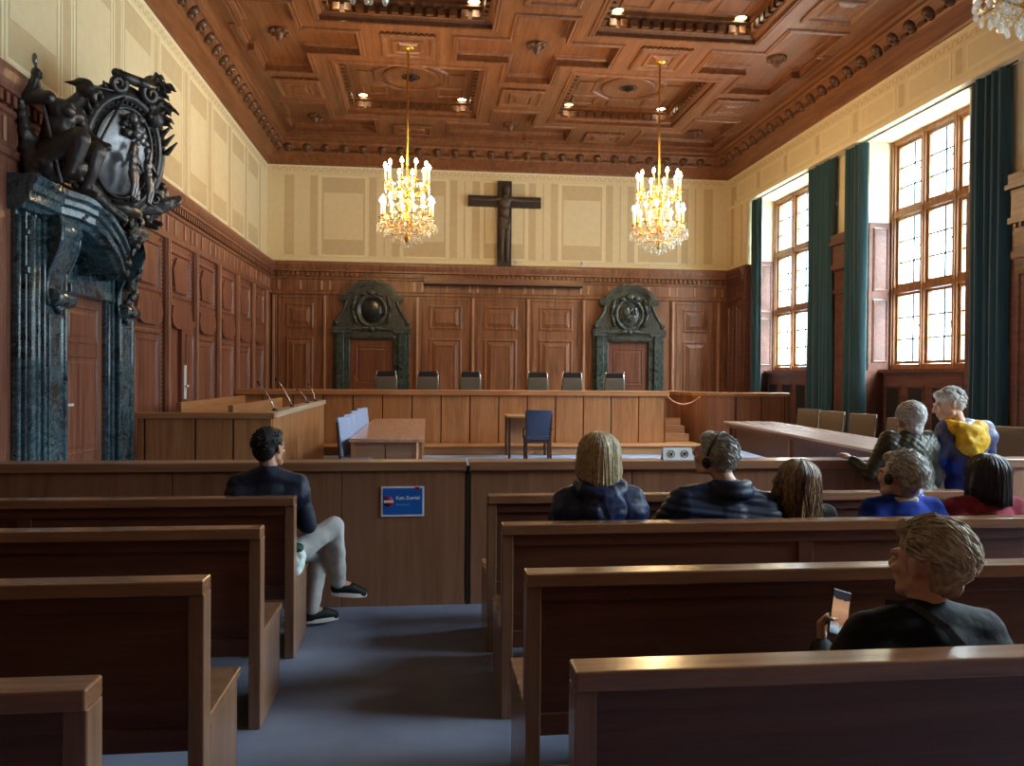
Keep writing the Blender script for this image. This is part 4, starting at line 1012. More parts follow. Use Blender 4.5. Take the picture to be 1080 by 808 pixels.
# ------------------------------------------------------------------ great marble doorway of the left wall
r = thing('marble_portal', 'tall green-black marble portal on the left wall below the bronze figures', 'doorway', (-4.05,9.45,0))
F = Fr((-4.05,9.45,0),(0,1,0),(0,0,1),(1,0,0))
def ms(o): return o
for s in (-1,1):
    def bx(mb, a, b, z0, z1, n1):
        a, b = sorted((s*a, s*b)); mb.box(a, b, z0, z1, 0, n1, 0, F)
    mb = MB(); bx(mb,.58,.66,.0,2.9,.10); bx(mb,.66,.72,0,2.9,.15); bx(mb,.72,1.16,0,3.24,.19); bx(mb,1.16,1.22,0,3.24,.13); bx(mb,1.22,1.36,0,3.24,.11); bx(mb,1.36,1.43,0,3.24,.05)
    bx(mb,.55,1.45,0,.32,.24); bx(mb,.57,1.43,.32,.38,.22); bx(mb,1.20,1.38,2.62,2.70,.14); bx(mb,1.20,1.38,3.0,3.06,.14)
    for uu, n0, rr, zt in ((.735,.19,.03,3.2),(1.19,.13,.035,3.2),(1.29,.11,.055,3.2),(1.40,.05,.03,3.2),(.62,.10,.03,2.5)): mb.tube([F(s*uu,.38,n0),F(s*uu,zt,n0)], rr, 14)
    mb.build('pier', M['marble'], r, world=True, bevel=.015)
    a, b = sorted((s*.78, s*1.10)); mb = MB(); mb.rect(a, b, .5, 2.25, [(0,0),(0,.014),(.02,.02),(.035,.004)], Fr(F(0,0,.19),F.U,F.V,F.N)); mb.build('pier_panel', M['marble'], r, world=True)
    # S-scroll console
    S = []
    for k in range(21):
        t = k/20; z = 3.26-.92*t; n = .215+.10*(1-t)**1.2+.045*sin(t*pi*2.0); S.append((n, z))
    poly = [(.15,3.26)]+S+[(.15,2.34)]; a, b = sorted((s*.72, s*1.10))
    mb = MB(); mb.prism(poly, a, b, Fr(F(0,0,0),F.N,F.V,F.U), 0, True); G = Fr(F(0,0,0),F.N,F.V,F.U)
    for uu in (a-.012, b+.012): mb.tube([G(p[0]*.985, p[1], uu) for p in S], .022, 6); 
    mb.lathe([(0,a-.015),(.08,a-.015),(.09,a),(.09,b),(.08,b+.015),(0,b+.015)], F=Fr(F(0,2.42,.23),F.N,F.V,F.U), n=16)
    mb.lathe([(0,a-.015),(.085,a-.015),(.10,a),(.10,b),(.085,b+.015),(0,b+.015)], F=Fr(F(0,3.12,.27),F.N,F.V,F.U), n=16)
    for k in range(5): mb.ell(F((a+b)/2-.08+.04*k, 2.30-.03*abs(2-k)*-1, .22), (.03,.03,.06), n=8, k=5)
    mb.build('scroll_console', M['marble'], r, world=True)
mb = MB(); mb.box(-.60,.60,2.52,2.62,0,.20,0,F); mb.box(-.56,.56,2.62,2.68,0,.16,0,F); mb.prism([(-.70,2.68),(.70,2.68),(.70,3.0),(.35,3.24),(-.35,3.24),(-.70,3.0)], 0, .12, F); mb.box(-.72,.72,3.0,3.24,0,.10,0,F); mb.build('frieze', M['marble'], r, world=True, bevel=.01)
# cornice: level shoulders that dive forward to the middle
CP = [(0,3.23),(.14,3.245),(.16,3.30),(.21,3.32),(.21,3.40),(.245,3.42),(.245,3.48),(.28,3.51),(.28,3.575),(0,3.58)]
for s in (-1,1):
    path = [(s*1.50,0,0),(s*.85,.0,0),(s*.62,.10,-.01),(s*.46,.18,-.05),(s*.36,.27,-.17),(s*.29,.35,-.33),(s*.24,.40,-.50)]
    mb = MB(); k = len(CP); vs = [F(u, v+dz, n+dn) if n > 0 else F(u, v+dz, 0) for u, dn, dz in path for n, v in CP]
    mb.add(vs, [(i*k+j, i*k+(j+1)%k, (i+1)*k+(j+1)%k, (i+1)*k+j) for i in range(len(path)-1) for j in range(k)]+[tuple(range(k-1,-1,-1)), tuple(range((len(path)-1)*k, len(path)*k))], 0)
    mb.build('cornice', M['marble'], r, world=True, bevel=.006)
d = door('door_4', FL, 8.9, 10.02, 0, 2.52, .005, [(.15,.55),(.7,1.85),(1.98,2.42)], M['wainleft'])
mb = MB(); mb.box(9.26-.28, 9.26-.20, 1.10, 1.50, .051, .06, 0, FL); mb.box(9.0, 9.14, 1.27, 1.30, .085, .105, 0, FL); mb.box(9.01, 9.03, 1.27, 1.30, .055, .1, 0, FL); mb.build('door_handle', M['paleplate'], d)

# ------------------------------------------------------------------ bronze group over the portal
def wob(amp, sc, seed=0):
    def fn(co, no):
        d = np.array([noise.noise(V3(c)*sc+V3((seed,0,0))) + .6*noise.noise(V3(c)*sc*2.3+V3((0,seed,3))) for c in co])
        return co+no*(d*amp)[:,None]
    return fn
r = thing('bronze_sculpture', 'dark bronze figures around an oval shield crowning the marble portal', 'sculpture', (-3.75,9.45,3.58))
W = lambda u,z,n: F(u-9.45, z, n)    # absolute y, z, distance from the panelling
rnd = random.Random(3)
def statue(name, uc, mir, rods):
    """seated nude looking into the room, one arm raised on a staff"""
    m = lambda du,z,n: W(uc+mir*du, z, n)
    mb = MB()
    mb.chain([m(0,3.84,.22),m(0,4.05,.25),m(0,4.25,.32)],[.15,.125,.145]); mb.ell(m(0,4.30,.33),(.13,.20,.13)); mb.ell(m(-.08,4.29,.42),(.07,.09,.07)); mb.ell(m(.1,4.29,.43),(.07,.09,.07))
    mb.cap(m(0,4.36,.38),m(.01,4.46,.50),.06,.055); mb.ell(m(.01,4.545,.56),(.095,.075,.095)); mb.ell(m(.01,4.49,.62),(.05,.05,.055)); mb.cap(m(.01,4.545,.655),m(.01,4.515,.675),.014,.02)
    mb.ell(m(.01,4.60,.535),(.098,.082,.055)); mb.cap(m(.01,4.56,.64),m(.01,4.525,.672),.012,.018); mb.cap(m(.01,4.46,.62),m(.01,4.455,.635),.03,.028); mb.cap(m(.0,4.60,.45),m(-.02,4.60,.36),.03,.008)
    mb.chain([m(-.17,4.38,.28),m(-.22,4.36,.10),m(-.18,4.50,.14),m(-.17,4.58,.16)],[.075,.058,.045,.04]); mb.ell(m(-.17,4.62,.165),(.05,.05,.06))
    for k in range(4): mb.cap(m(-.19,4.60+.018*k-.02,.20),m(-.14,4.60+.018*k-.02,.205),.013,.013)
    mb.chain([m(.17,4.38,.38),m(.24,4.14,.48),m(.22,4.03,.66)],[.07,.052,.04]); mb.ell(m(.22,4.02,.69),.045)
    mb.chain([m(-.10,3.84,.25),m(-.13,4.00,.55),m(-.12,3.80,.50),m(-.12,3.64,.44)],[.14,.115,.085,.05]); mb.cap(m(-.12,3.63,.42),m(-.12,3.60,.56),.042,.035)
    mb.chain([m(.12,3.84,.25),m(.16,3.95,.58),m(.16,3.74,.54),m(.16,3.56,.48)],[.14,.115,.085,.05]); mb.cap(m(.16,3.55,.46),m(.16,3.50,.60),.042,.035)
    blob(mb, name, M['bronze'], r, .012, 2, wob(.004, 10), world=True)
    mb = MB()   # drapery falling behind and beside the figure
    for k in range(7): t = k/6; mb.cap(m(-.25+.1*t,4.3-.3*t,.05), m(-.16+.12*t,3.62,.12+.3*t), .045, .06)
    mb.ell(m(0,3.72,.2),(.2,.24,.14)); mb.ell(m(.0,3.74,.42),(.16,.14,.12)); mb.cap(m(.1,3.95,.3),m(.24,3.62,.5),.06,.05)
    blob(mb, 'drapery', M['bronze'], r, .014, 1, wob(.016, 11, 5), world=True)
    if rods:
        mb = MB(); mb.tube([m(-.17,4.80,.15),m(-.17,4.6,.17),m(-.17,4.1,.28),m(-.16,3.55,.40)], [.018,.016,.017,.016], 8); mb.ell(m(-.17,4.76,.152),(.026,.026,.06)); mb.build('staff', M['bronze2'], r, world=True)
        mb = MB(); mb.tube([m(.10,4.64,.46),m(.95,4.82,.70)], [.012,.016], 8); mb.tube([m(.22,4.05,.60),m(.78,4.78,.66)], [.016,.016], 8); mb.build('spear', M['bronze'], r, world=True)
        mb = MB(); mb.tube([m(.0,4.0,.5),m(-.02,3.66,.52)],[.018,.014],8); mb.build('scroll', M['bronze2'], r, world=True)
statue('seated_figure', 8.33, 1, True); statue('seated_figure', 10.45, -1, False)
_N = V3((.80,-.56,-.20)).normalized(); _U = V3((.56,.80,0)).normalized(); _V = _N.cross(_U)*1; _V = _V if _V.z > 0 else -_V; G = Fr(W(9.26,4.16,.54), _U, _V, _N)     # shield plane, leaning outwards
mb = MB(); mb.ell(G(.0,0,0),(.08,.40,.60), Matrix((G.N,G.U,G.V)).transposed()); mb.build('shield', M['bronze2'], r, world=True)
mb = MB(); n = 44; E = lambda a,b,k,h: G(a*cos(2*pi*k/n), b*sin(2*pi*k/n), h)
mb.tube([E(.345,.50,k,.075) for k in range(n+1)], .022, 8, caps=False)
for k in range(n): mb.ell(E(.395,.56,k+.5,.05), .024, n=6, k=4)
mb.build('beaded_rim', M['bronze'], r, world=True)
mb = MB()     # strapwork frame with volutes at the top
mb.lathe([(.58,.02),(.60,.09),(.66,.10),(.72,.045),(.77,.03),(.79,-.03),(.75,-.08),(.58,-.06)], F=G, n=40, sx=.70, sy=.97)
def spiral(c, r0, turns, sgn, a0, h, rad):
    p = [G(c[0]+r0*(1-k/26)*cos(a0+sgn*turns*2*pi*k/22), c[1]+r0*(1-k/26)*sin(a0+sgn*turns*2*pi*k/22), h+.002*k) for k in range(23)]
    mb.tube(p, [rad*(1-.5*k/22) for k in range(23)], 8)
for sd in (-1,1):
    for (ra, rb, h, rr) in ((.42,.59,.05,.03),(.535,.745,.0,.045)):
        mb.tube([G(sd*ra*sin(a), -rb*cos(a), h) for a in [.15+2.55*k/18 for k in range(19)]], rr, 8)
    spiral((sd*.20,.72), .11, 1.4, sd, pi/2, .10, .05); spiral((sd*.26,-.76), .13, 1.4, -sd, -pi/2, .06, .045); spiral((sd*.46,-.42), .10, 1.3, sd, 0, .06, .035)
    mb.cap(G(sd*.22,.82,.10), G(0,.80,.14), .05, .06)
    for k in range(6): t = k/5; mb.cap(G(sd*(.30+.24*t), .62-.48*t, .08), G(sd*(.36+.26*t), .68-.40*t, .12), .035, .012)
mb.build('scroll_frame', M['bronze'], r, world=True)
mb = MB()     # crest of curling leaves leaning out over the shield
mb.chain([W(9.5,4.45,.72),W(9.5,4.72,.80),W(9.5,5.02,.82)],[.10,.13,.12]); mb.ell(W(9.45,4.62,.86),(.10,.12,.11))
for k in range(56):
    a = rnd.uniform(-.1,2.0); c = W(9.5+rnd.uniform(-.16,.16), rnd.uniform(4.58,5.06), .84); d = V3((cos(a)*.9, rnd.uniform(-.5,.5), sin(a))).normalized()
    L = rnd.uniform(.10,.19); mb.chain([c, c+d*L*.55, c+d*L*.85+V3((.02,0,.0)), c+d*L+V3((.05,0,-.05))],[.036,.032,.024,.012])
blob(mb, 'leaf_crest', M['bronze'], r, .0095, 1, wob(.008, 18, 9), world=True)
def small_nude(y, z0, n, h, lean):
    mb = MB(); q = lambda dy,dz,dn=0: W(y+dy*h, z0+dz*h, n+dn*h)
    mb.ell(q(lean*.12,.93,.02),(.06*h,.06*h,.075*h)); mb.cap(q(lean*.06,.78),q(lean*.1,.88),.035*h,.03*h); mb.ell(q(lean*.04,.70),(.065*h,.10*h,.12*h)); mb.ell(q(0,.55),(.06*h,.085*h,.10*h)); mb.ell(q(0,.46),(.07*h,.095*h,.08*h))
    for s in (-1,1):
        mb.chain([q(s*.05,.45),q(s*.06,.24,.04),q(s*.05,.03)],[.06*h,.042*h,.03*h]); mb.cap(q(s*.05,.02),q(s*.06,.0,.07),.028*h,.022*h)
    mb.chain([q(.11,.76),q(.20,.62,.05),q(.12,.52,.12)],[.035*h,.03*h,.024*h]); mb.chain([q(-.10,.76),q(-.2,.70,.08),q(-.18,.88,.1)],[.035*h,.03*h,.024*h])
    blob(mb, 'standing_nude', M['bronze2'], r, .009, 2, world=True)
small_nude(9.10, 3.60, .74, .66, 1); small_nude(9.42, 3.60, .80, .66, -1)
mb = MB(); mb.tube([W(9.28,3.62,.72),W(9.26,3.95,.72),W(9.28,4.30,.72)],[.04,.03,.03],8)
for k in range(40): mb.ell(W(9.26+rnd.uniform(-.18,.18), 4.42+rnd.uniform(-.13,.15), .70+rnd.uniform(-.05,.08)), rnd.uniform(.03,.055), n=8, k=6)
blob(mb, 'tree_relief', M['bronze2'], r, .009, 0, wob(.008, 22, 4), world=True)
mb = MB()     # mask and hanging foliage at the middle of the cornice
mb.ell(W(9.45,3.26,.60),(.10,.13,.15)); mb.ell(W(9.45,3.20,.69),(.05,.06,.05)); mb.cap(W(9.40,3.32,.68),W(9.50,3.32,.68),.03,.03); mb.ell(W(9.45,3.13,.66),(.04,.06,.04))
for k in range(70):
    t = rnd.random(); a = rnd.uniform(0,6.28); rr = .20*(1-.55*t); mb.ell(W(9.45+rr*cos(a), 3.45-.65*t, .56+rr*sin(a)*.8-.1*t), (rnd.uniform(.02,.05),rnd.uniform(.03,.06),rnd.uniform(.03,.06)), n=8, k=6)
for s in (-1,1):
    for k in range(12): t = k/11; mb.ell(W(9.45+s*(.16+.42*t), 3.40+.12*sin(t*3)-.10*t, .50-.2*t+.03*rnd.random()), .055-.02*t)
blob(mb, 'mask_garland', M['bronze'], r, .0095, 0, wob(.010, 20, 7), world=True)
mb = MB()
for k in range(12): t = k/11; mb.ell(W(10.30+.05*sin(k*2), 3.15-.75*t, .33-.05*t+.03*cos(k*1.7)), (.05,.06,.06))
blob(mb, 'side_garland', M['bronze'], r, .011, 0, wob(.012, 16, 1), world=True)
mb = MB()
for k in range(7): t = k/6; mb.chain([W(9.75+.1*t,3.60+.06*t,.45+.1*t),W(10.0,3.66+.10*t,.72+.06*t),W(10.15+.06*t,3.80+.06*t,.90)],[.05,.06,.045])
for k in range(9): t = k/8; mb.cap(W(8.78+.14*t,3.78-.2*t,.34+.06*t), W(9.1+.1*t,3.50-.12*t,.52+.1*t), .035, .04)
mb.ell(W(9.4,3.52,.55),(.16,.34,.10))
blob(mb, 'base_drapery', M['bronze'], r, .012, 1, wob(.008, 14, 11), world=True)

# ------------------------------------------------------------------ chandeliers
def chandelier(label):
    r = thing('chandelier', label, 'chandelier', (0,0,0), 0, 'crystal chandeliers')   # origin at the lower tip
    q = MB(); q.tube([(0,0,1.28),(0,0,3.72)], .018, 8); q.lathe([(0,3.68),(.11,3.70),(.13,3.76),(.05,3.72)], n=14); q.build('hanging_rod', M['gold'], r)
    q = MB(); q.lathe([(.02,.10),(.06,.2),(.03,.3),(.08,.42),(.11,.5),(.05,.58),(.03,.7),(.07,.82),(.10,.92),(.05,1.0),(.03,1.1),(.07,1.2),(.03,1.3),(.015,1.32)], n=14); q.build('stem', M['gold'], r)
    arm = cand = bulb = drop = None; am = {}
    def arm_mesh(R, zc):
        q = MB(); pts = [(.05,0,zc-.08),(R*.35,0,zc-.20),(R*.7,0,zc-.16),(R*.95,0,zc-.06),(R,0,zc)]; q.tube(pts, [.013,.012,.011,.010,.012], 6); q.lathe([(0,0),(.05,.01),(.055,.02),(.02,.02),(.02,.05)], (R,0,zc), n=10)
        return q
    first = {}
    def part(nm, key, mk, mat, loc, rz, parent):
        if key not in first:
            o = mk().build(nm, mat, parent); first[key] = o
        else:
            o = first[key].copy(); COL.objects.link(o); o.parent = parent
        o.location = loc; o.rotation_euler = (0,0,rz); return o
    def candle(): q = MB(); q.lathe([(0,0),(.02,0),(.018,.02),(.0165,.24),(.006,.25),(0,.25)], n=8); return q
    def flame(): q = MB(); q.lathe([(0,0),(.012,.01),(.034,.045),(.028,.08),(.008,.115),(0,.125)], n=8); return q
    def pear(): q = MB(); q.lathe([(0,0),(.012,.006),(.021,.026),(.017,.05),(.006,.08),(.005,.095),(.011,.105),(.005,.118),(0,.12)], n=6, smooth=False); return q
    for n, R, zc, a0 in ((10,.41,1.19,.1),(14,.48,.55,.0)):
        for k in range(n):
            a = a0+2*pi*k/n; ca, sa = cos(a), sin(a)
            part('arm', ('arm',R), lambda: arm_mesh(R, zc), M['gold'], (0,0,0), a, r)
            c = part('candle', 'candle', candle, M['candle'], (R*ca, R*sa, zc+.03), 0, r)
            part('bulb', 'bulb', flame, M['bulb'], (0,0,.25), 0, c)
    nd = 0
    for n, R, z in ((28,.555,.30),(22,.42,.20),(14,.28,.10),(8,.15,.03),(14,.50,.42),(10,.43,1.05)):
        for k in range(n):
            a = 2*pi*(k+.5*(nd%2))/n; part('crystal_drop', 'drop', pear, M['crystal'], (R*cos(a), R*sin(a), z+.01*sin(k*2.1)), a, r)
        nd += 1
    q = MB(); q.ell((0,0,.035), .04, n=10, k=6); q.build('crystal_ball', M['crystal'], r)
    q = MB(); rnd = random.Random(5)   # uncountable beads: strings, rings and rosettes
    def bead(p, s): q.add([V3(p)+V3(v)*s for v in ((1,0,0),(0,1,0),(-1,0,0),(0,-1,0),(0,0,1.2),(0,0,-1.2))], [(0,1,4),(1,2,4),(2,3,4),(3,0,4),(1,0,5),(2,1,5),(3,2,5),(0,3,5)])
    for n, R, z, R2, z2 in ((28,.555,.44,.50,.53),(22,.42,.33,.30,.40),(10,.41,1.18,.12,1.30),(14,.48,.52,.12,.85),(14,.28,.22,.12,.36),(14,.50,.55,.42,1.12)):
        for k in range(n):
            a = 2*pi*k/n
            for t in range(7): tt = t/6; rr = R+(R2-R)*tt; zz = z+(z2-z)*tt-.08*sin(pi*tt); bead((rr*cos(a+.05*tt), rr*sin(a+.05*tt), zz), .013)
            a2 = 2*pi*(k+1)/n
            for t in range(1,5): tt = t/5; aa = a+(a2-a)*tt; bead((R*cos(aa), R*sin(aa), z-.05*sin(pi*tt)), .013)
    for k in range(260): a = rnd.random()*6.283; zz = rnd.uniform(.3,1.2); rr = rnd.uniform(.1,.46-.1*abs(zz-.6)); bead((rr*cos(a), rr*sin(a), zz), rnd.uniform(.012,.022))
    o = q.build('crystal_beads', M['crystal'], r); o['kind'] = 'stuff'
    q = MB()
    for R, z in ((.555,.44),(.42,.33),(.28,.22)):
        q.tube([(R*cos(2*pi*k/32), R*sin(2*pi*k/32), z) for k in range(33)], .008, 5, caps=False)
    q.build('basket_rings', M['gold'], r)
    return r
CH = [(-.40,14.6,'lit crystal chandelier left of the crucifix'),(4.44,14.6,'lit crystal chandelier right of the crucifix'),(-.40,4.98,'crystal chandelier at the top edge, only its hanging drops in view'),(4.44,4.98,'crystal chandelier cut by the top right corner of the photo')]
c0 = None
for x, y, lab in CH:
    if c0 is None: c0 = chandelier(lab); c0.location = (x,y,4.02)
    else: cc = dup(c0, (x,y,4.02), .3, lab)
    if y < 10:
        for ch in cc.children:
            for b_ in ch.children: b_.material_slots[0].link = 'OBJECT'; b_.material_slots[0].material = M['bulboff']
    for z, e in ((5.55, .55), (4.95, .45)) if y > 10 else ():
        L = bpy.data.lights.new('chandelier_lamp', 'POINT'); L.energy = CHW*e; L.shadow_soft_size = .22; L.color = (1,.74,.42)
        o = bpy.data.objects.new('chandelier_lamp', L); COL.objects.link(o); o.location = (x,y,z)
# ------------------------------------------------------------------ people
def head_rot(yaw, pitch, roll): return Matrix.Rotation(yaw,3,'Z') @ Matrix.Rotation(pitch,3,'X') @ Matrix.Rotation(roll,3,'Y')
def hand(mb, wrist, d, palm_n, s=1, curl=.5, side=1):
    """palm + five bent fingers; d = direction of the hand, palm_n = palm normal, side = +1 thumb along d x n"""
    w = V3(wrist); d = V3(d).normalized(); n = V3(palm_n); n = (n-d*n.dot(d)).normalized(); t = d.cross(n)*side
    for k in (-1.1,-.35,.4,1.1): mb.cap(w+t*k*.012*s, w+d*.082*s+t*k*.021*s, .017*s, .0135*s)
    for k, L in ((1.2,.068),(.42,.078),(-.38,.072),(-1.15,.056)):
        p = w+d*.085*s+t*k*.020*s; a = curl*.6; q = p+(d*cos(a)+n*sin(a)+t*k*.06)*L*.5*s; a2 = curl*1.5; e = q+(d*cos(a2)+n*sin(a2)+t*k*.03)*L*.5*s
        mb.chain([p,q,e],[.0095*s,.0088*s,.0075*s])
    p = w+d*.022*s+t*.026*s; q = p+(d*.6+t*.75+n*.25).normalized()*.038*s; e = q+(d*.85+t*.25+n*.4).normalized()*.032*s
    mb.chain([p,q,e],[.0125*s,.0105*s,.0085*s])
def sit(seat=.437, s=1.0, lean=.04, sw=.185):
    z = seat
    return dict(pel=V3((0,0,z+.10*s)), waist=V3((0,.01+lean*.3,z+.24*s)), chest=V3((0,.0+lean*.7,z+.42*s)), neck=V3((0,.0+lean,z+.575*s)), head=V3((0,.035+lean*1.3,z+.735*s)),
        shL=V3((-sw*s,lean,z+.525*s)), shR=V3((sw*s,lean,z+.525*s)), elL=V3((-.255*s,.03,z+.27*s)), elR=V3((.255*s,.03,z+.27*s)), haL=V3((-.11*s,.24,z+.19*s)), haR=V3((.11*s,.24,z+.19*s)),
        hipL=V3((-.095*s,.02,z+.085)), hipR=V3((.095*s,.02,z+.085)), knL=V3((-.11*s,.43*s,z+.06)), knR=V3((.11*s,.43*s,z+.06)), anL=V3((-.11*s,.42*s,.08)), anR=V3((.11*s,.42*s,.08)), toL=V3((-.12*s,.56*s,.035)), toR=V3((.12*s,.56*s,.035)), s=s, hy=0, hp=0, hr=0)
def stand(h=1.68, lean=.12, sw=.19):
    s = h/1.7
    return dict(pel=V3((0,0,.92*s)), waist=V3((0,.02+lean*.2,1.07*s)), chest=V3((0,.02+lean*.6,1.25*s)), neck=V3((0,.01+lean,1.41*s)), head=V3((0,.05+lean*1.3,1.56*s)),
        shL=V3((-sw*s,lean*.9,1.36*s)), shR=V3((sw*s,lean*.9,1.36*s)), elL=V3((-.27*s,.04+lean,1.08*s)), elR=V3((.27*s,.04+lean,1.08*s)), haL=V3((-.22*s,.22+lean,1.0*s)), haR=V3((.22*s,.22+lean,1.0*s)),
        hipL=V3((-.09*s,0,.90*s)), hipR=V3((.09*s,0,.90*s)), knL=V3((-.10*s,.02,.49*s)), knR=V3((.10*s,.02,.49*s)), anL=V3((-.11*s,-.02,.085)), anR=V3((.11*s,-.02,.085)), toL=V3((-.13*s,.13,.035)), toR=V3((.13*s,.13,.035)), s=s, hy=0, hp=0, hr=0)
HS = 1.0
def person(label, base, J, skin, top, bottom, shoes, hair, fat=1.0, topfn=None, hands=None, collar=True, extra=None, topname='jacket', hs=1.0):
    r = thing('person', label, 'person', (base[0], base[1], 0)); s = J['s']; mb = MB(); R = head_rot(J['hy'], J['hp'], J['hr']); hc = J['head']
    h = lambda x,y,z: hc + R @ V3((x*hs,y*hs,z*hs))
    # head
    mb.ell(h(0,-.018,.030), (.072*hs,.091*hs,.082*hs), R); mb.ell(h(0,.022,-.030), (.058*hs,.066*hs,.078*hs), R); mb.cap(h(-.022,.052,-.088), h(.022,.052,-.088), .026*hs, .026*hs)
    mb.cap(h(-.045,.0,-.06), h(-.022,.05,-.088), .026*hs, .024*hs); mb.cap(h(.045,.0,-.06), h(.022,.05,-.088), .026*hs, .024*hs)
    mb.cap(h(0,.088,.010), h(0,.106,-.024), .009*hs, .014*hs); mb.cap(h(-.012,.096,-.030), h(.012,.096,-.030), .009*hs, .009*hs)
    mb.cap(h(-.034,.077,.020), h(.034,.077,.020), .013*hs, .013*hs); mb.cap(h(-.04,.062,-.025), h(-.02,.075,-.04), .02*hs, .014*hs); mb.cap(h(.04,.062,-.025), h(.02,.075,-.04), .02*hs, .014*hs)
    mb.cap(h(-.018,.083,-.058), h(.018,.083,-.058), .0085*hs, .0085*hs); mb.cap(h(-.014,.081,-.068), h(.014,.081,-.068), .008*hs, .008*hs)
    for e in (-1,1):
        mb.ell(h(e*.075,-.012,-.004), (.010*hs,.020*hs,.033*hs), R @ Matrix.Rotation(e*.35,3,'Z')); mb.ell(h(e*.080,-.022,.008), (.008*hs,.010*hs,.022*hs), R)
    nk = J['neck']; mb.chain([h(0,-.03,-.055), nk+(hc-nk)*.25, nk, nk-(nk-J['chest'])*.3], [.052*hs,.052*s,.062*s,.08*s])
    # trunk and limbs (slimmer than the clothes)
    mb.ell(J['chest'], (.14*s*fat,.095*s*fat,.17*s)); mb.ell(J['waist'], (.12*s*fat,.09*s*fat,.14*s)); mb.ell(J['pel'], (.14*s*fat,.10*s*fat,.11*s)); mb.cap(J['shL'], J['shR'], .045*s, .045*s)
    for k in 'LR':
        sg = -1 if k == 'L' else 1
        mb.chain([J['sh'+k], J['el'+k], J['ha'+k]], [.046*s,.036*s,.024*s])
        hd = (hands or {}).get(k, {}); d = hd.get('d', J['ha'+k]-J['el'+k]); n = hd.get('n', V3((0,0,-1)) if abs(V3(d).normalized().z) < .9 else V3((0,1,0)))
        hand(mb, J['ha'+k], d, n, .95*s, hd.get('curl', .6), hd.get('side', 1 if k == 'L' else -1))
        mb.chain([J['hip'+k], J['kn'+k], J['an'+k]], [.065*s,.046*s,.034*s]); mb.chain([J['an'+k], J['an'+k]*.4+J['to'+k]*.6+V3((0,0,.004)), J['to'+k]], [.034*s,.034*s,.026*s])
    blob(mb, 'body', skin, r, .0062, 3)
    for e in (-1,1):
        eyes = MB(); eyes.ell(h(e*.030,.076,.004), (.0115*hs,.010*hs,.0065*hs), R, 0, 10, 7); eyes.ell(h(e*.030,.0845,.004), (.0055*hs,.0025*hs,.0055*hs), R, 1, 8, 5)
        eyes.build('eye', [M['white'], M['black']], r)
    # clothes
    mb = MB(); f = fat
    mb.ell(J['chest']+V3((0,-.005,0)), (.185*s*f,.135*s*f,.20*s)); mb.ell(J['waist'], (.175*s*f,.135*s*f,.17*s)); mb.ell(J['pel'], (.19*s*f,.145*s*f,.13*s))
    mb.cap(J['chest'], J['pel'], .135*s*f, .145*s*f)
    mb.chain([J['shL'], nk+V3((-.02,-.01,-.02)), nk+V3((.02,-.01,-.02)), J['shR']], [.072*s*f,.075*s,.075*s,.072*s*f]); mb.chain([J['shL']+V3((0,-.01,-.06)), J['shR']+V3((0,-.01,-.06))], [.095*s*f,.095*s*f])
    for k in 'LR':
        w = J['ha'+k]*.93+J['el'+k]*.07; mb.chain([J['sh'+k], J['el'+k]*.5+J['sh'+k]*.5, J['el'+k], w], [.076*s*f,.066*s*f,.058*s*f,.042*s])
    if collar: mb.chain([nk+V3((-.05,-.03,.01))*1, nk+V3((0,-.055,.02)), nk+V3((.05,-.03,.01))], [.03*s]*3)
    if topfn is None: topfn = wob(.006, 9, base[0]*7)
    blob(mb, topname, top, r, .0095, 4, topfn)
    mb = MB(); mb.ell(J['pel']+V3((0,0,-.02)), (.175*s*f,.135*s*f,.115*s))
    for k in 'LR': mb.chain([J['hip'+k], J['kn'+k]*.5+J['hip'+k]*.5, J['kn'+k], J['kn'+k]*.5+J['an'+k]*.5, J['an'+k]+(J['kn'+k]-J['an'+k])*.04], [.088*s*f,.078*s*f,.066*s,.060*s,.052*s])
    blob(mb, 'trousers', bottom, r, .0095, 3, wob(.005, 11, base[1]))
    for k in 'LR':
        a, t = J['an'+k], J['to'+k]; mb = MB(); dn = (t-a); mb.chain([a-dn*.12+V3((0,0,-.035*1)), a*.45+t*.55+V3((0,0,.0)), t], [.040,.042,.034]); mb.cap(a+V3((0,0,-.005)), a+V3((0,0,-.03)), .044, .042)
        blob(mb, 'shoe', shoes[0], r, .007, 2)
        mb = MB(); dd = V3((dn.x,dn.y,0)).normalized(); up = V3((0,0,1)) if not J.get('tilt'+k) else V3(J['tilt'+k]); pts = []
        sd = dd.cross(up).normalized(); c0_, c1_ = a-dd*.045, t+dd*.028; low = -.026-.02*0
        n = 18; ring = []
        for i in range(n):
            an = 2*pi*i/n; c = (c0_+c1_)/2+dd*cos(an)*(c1_-c0_).length/2+sd*sin(an)*(.043 if cos(an) > 0 else .037); ring.append(c)
        zb = (t.z-.030); vs = [V3((c.x,c.y,zb+(a.z-.075-t.z+.03)*max(0,min(1,(c1_-c).length/(c1_-c0_).length)))) for c in ring]; vs2 = [v+V3((0,0,.026)) for v in vs]
        mb.add(vs+vs2, [tuple(range(n-1,-1,-1)), tuple(range(n,2*n))]); mb.add(vs+vs2, [(i,(i+1)%n,n+(i+1)%n,n+i) for i in range(n)], 0, True); mb.build('shoe_sole', shoes[1], r)
    hair(r, h, R, hs)
    if extra: extra(r, J, h, R, s)
    return r

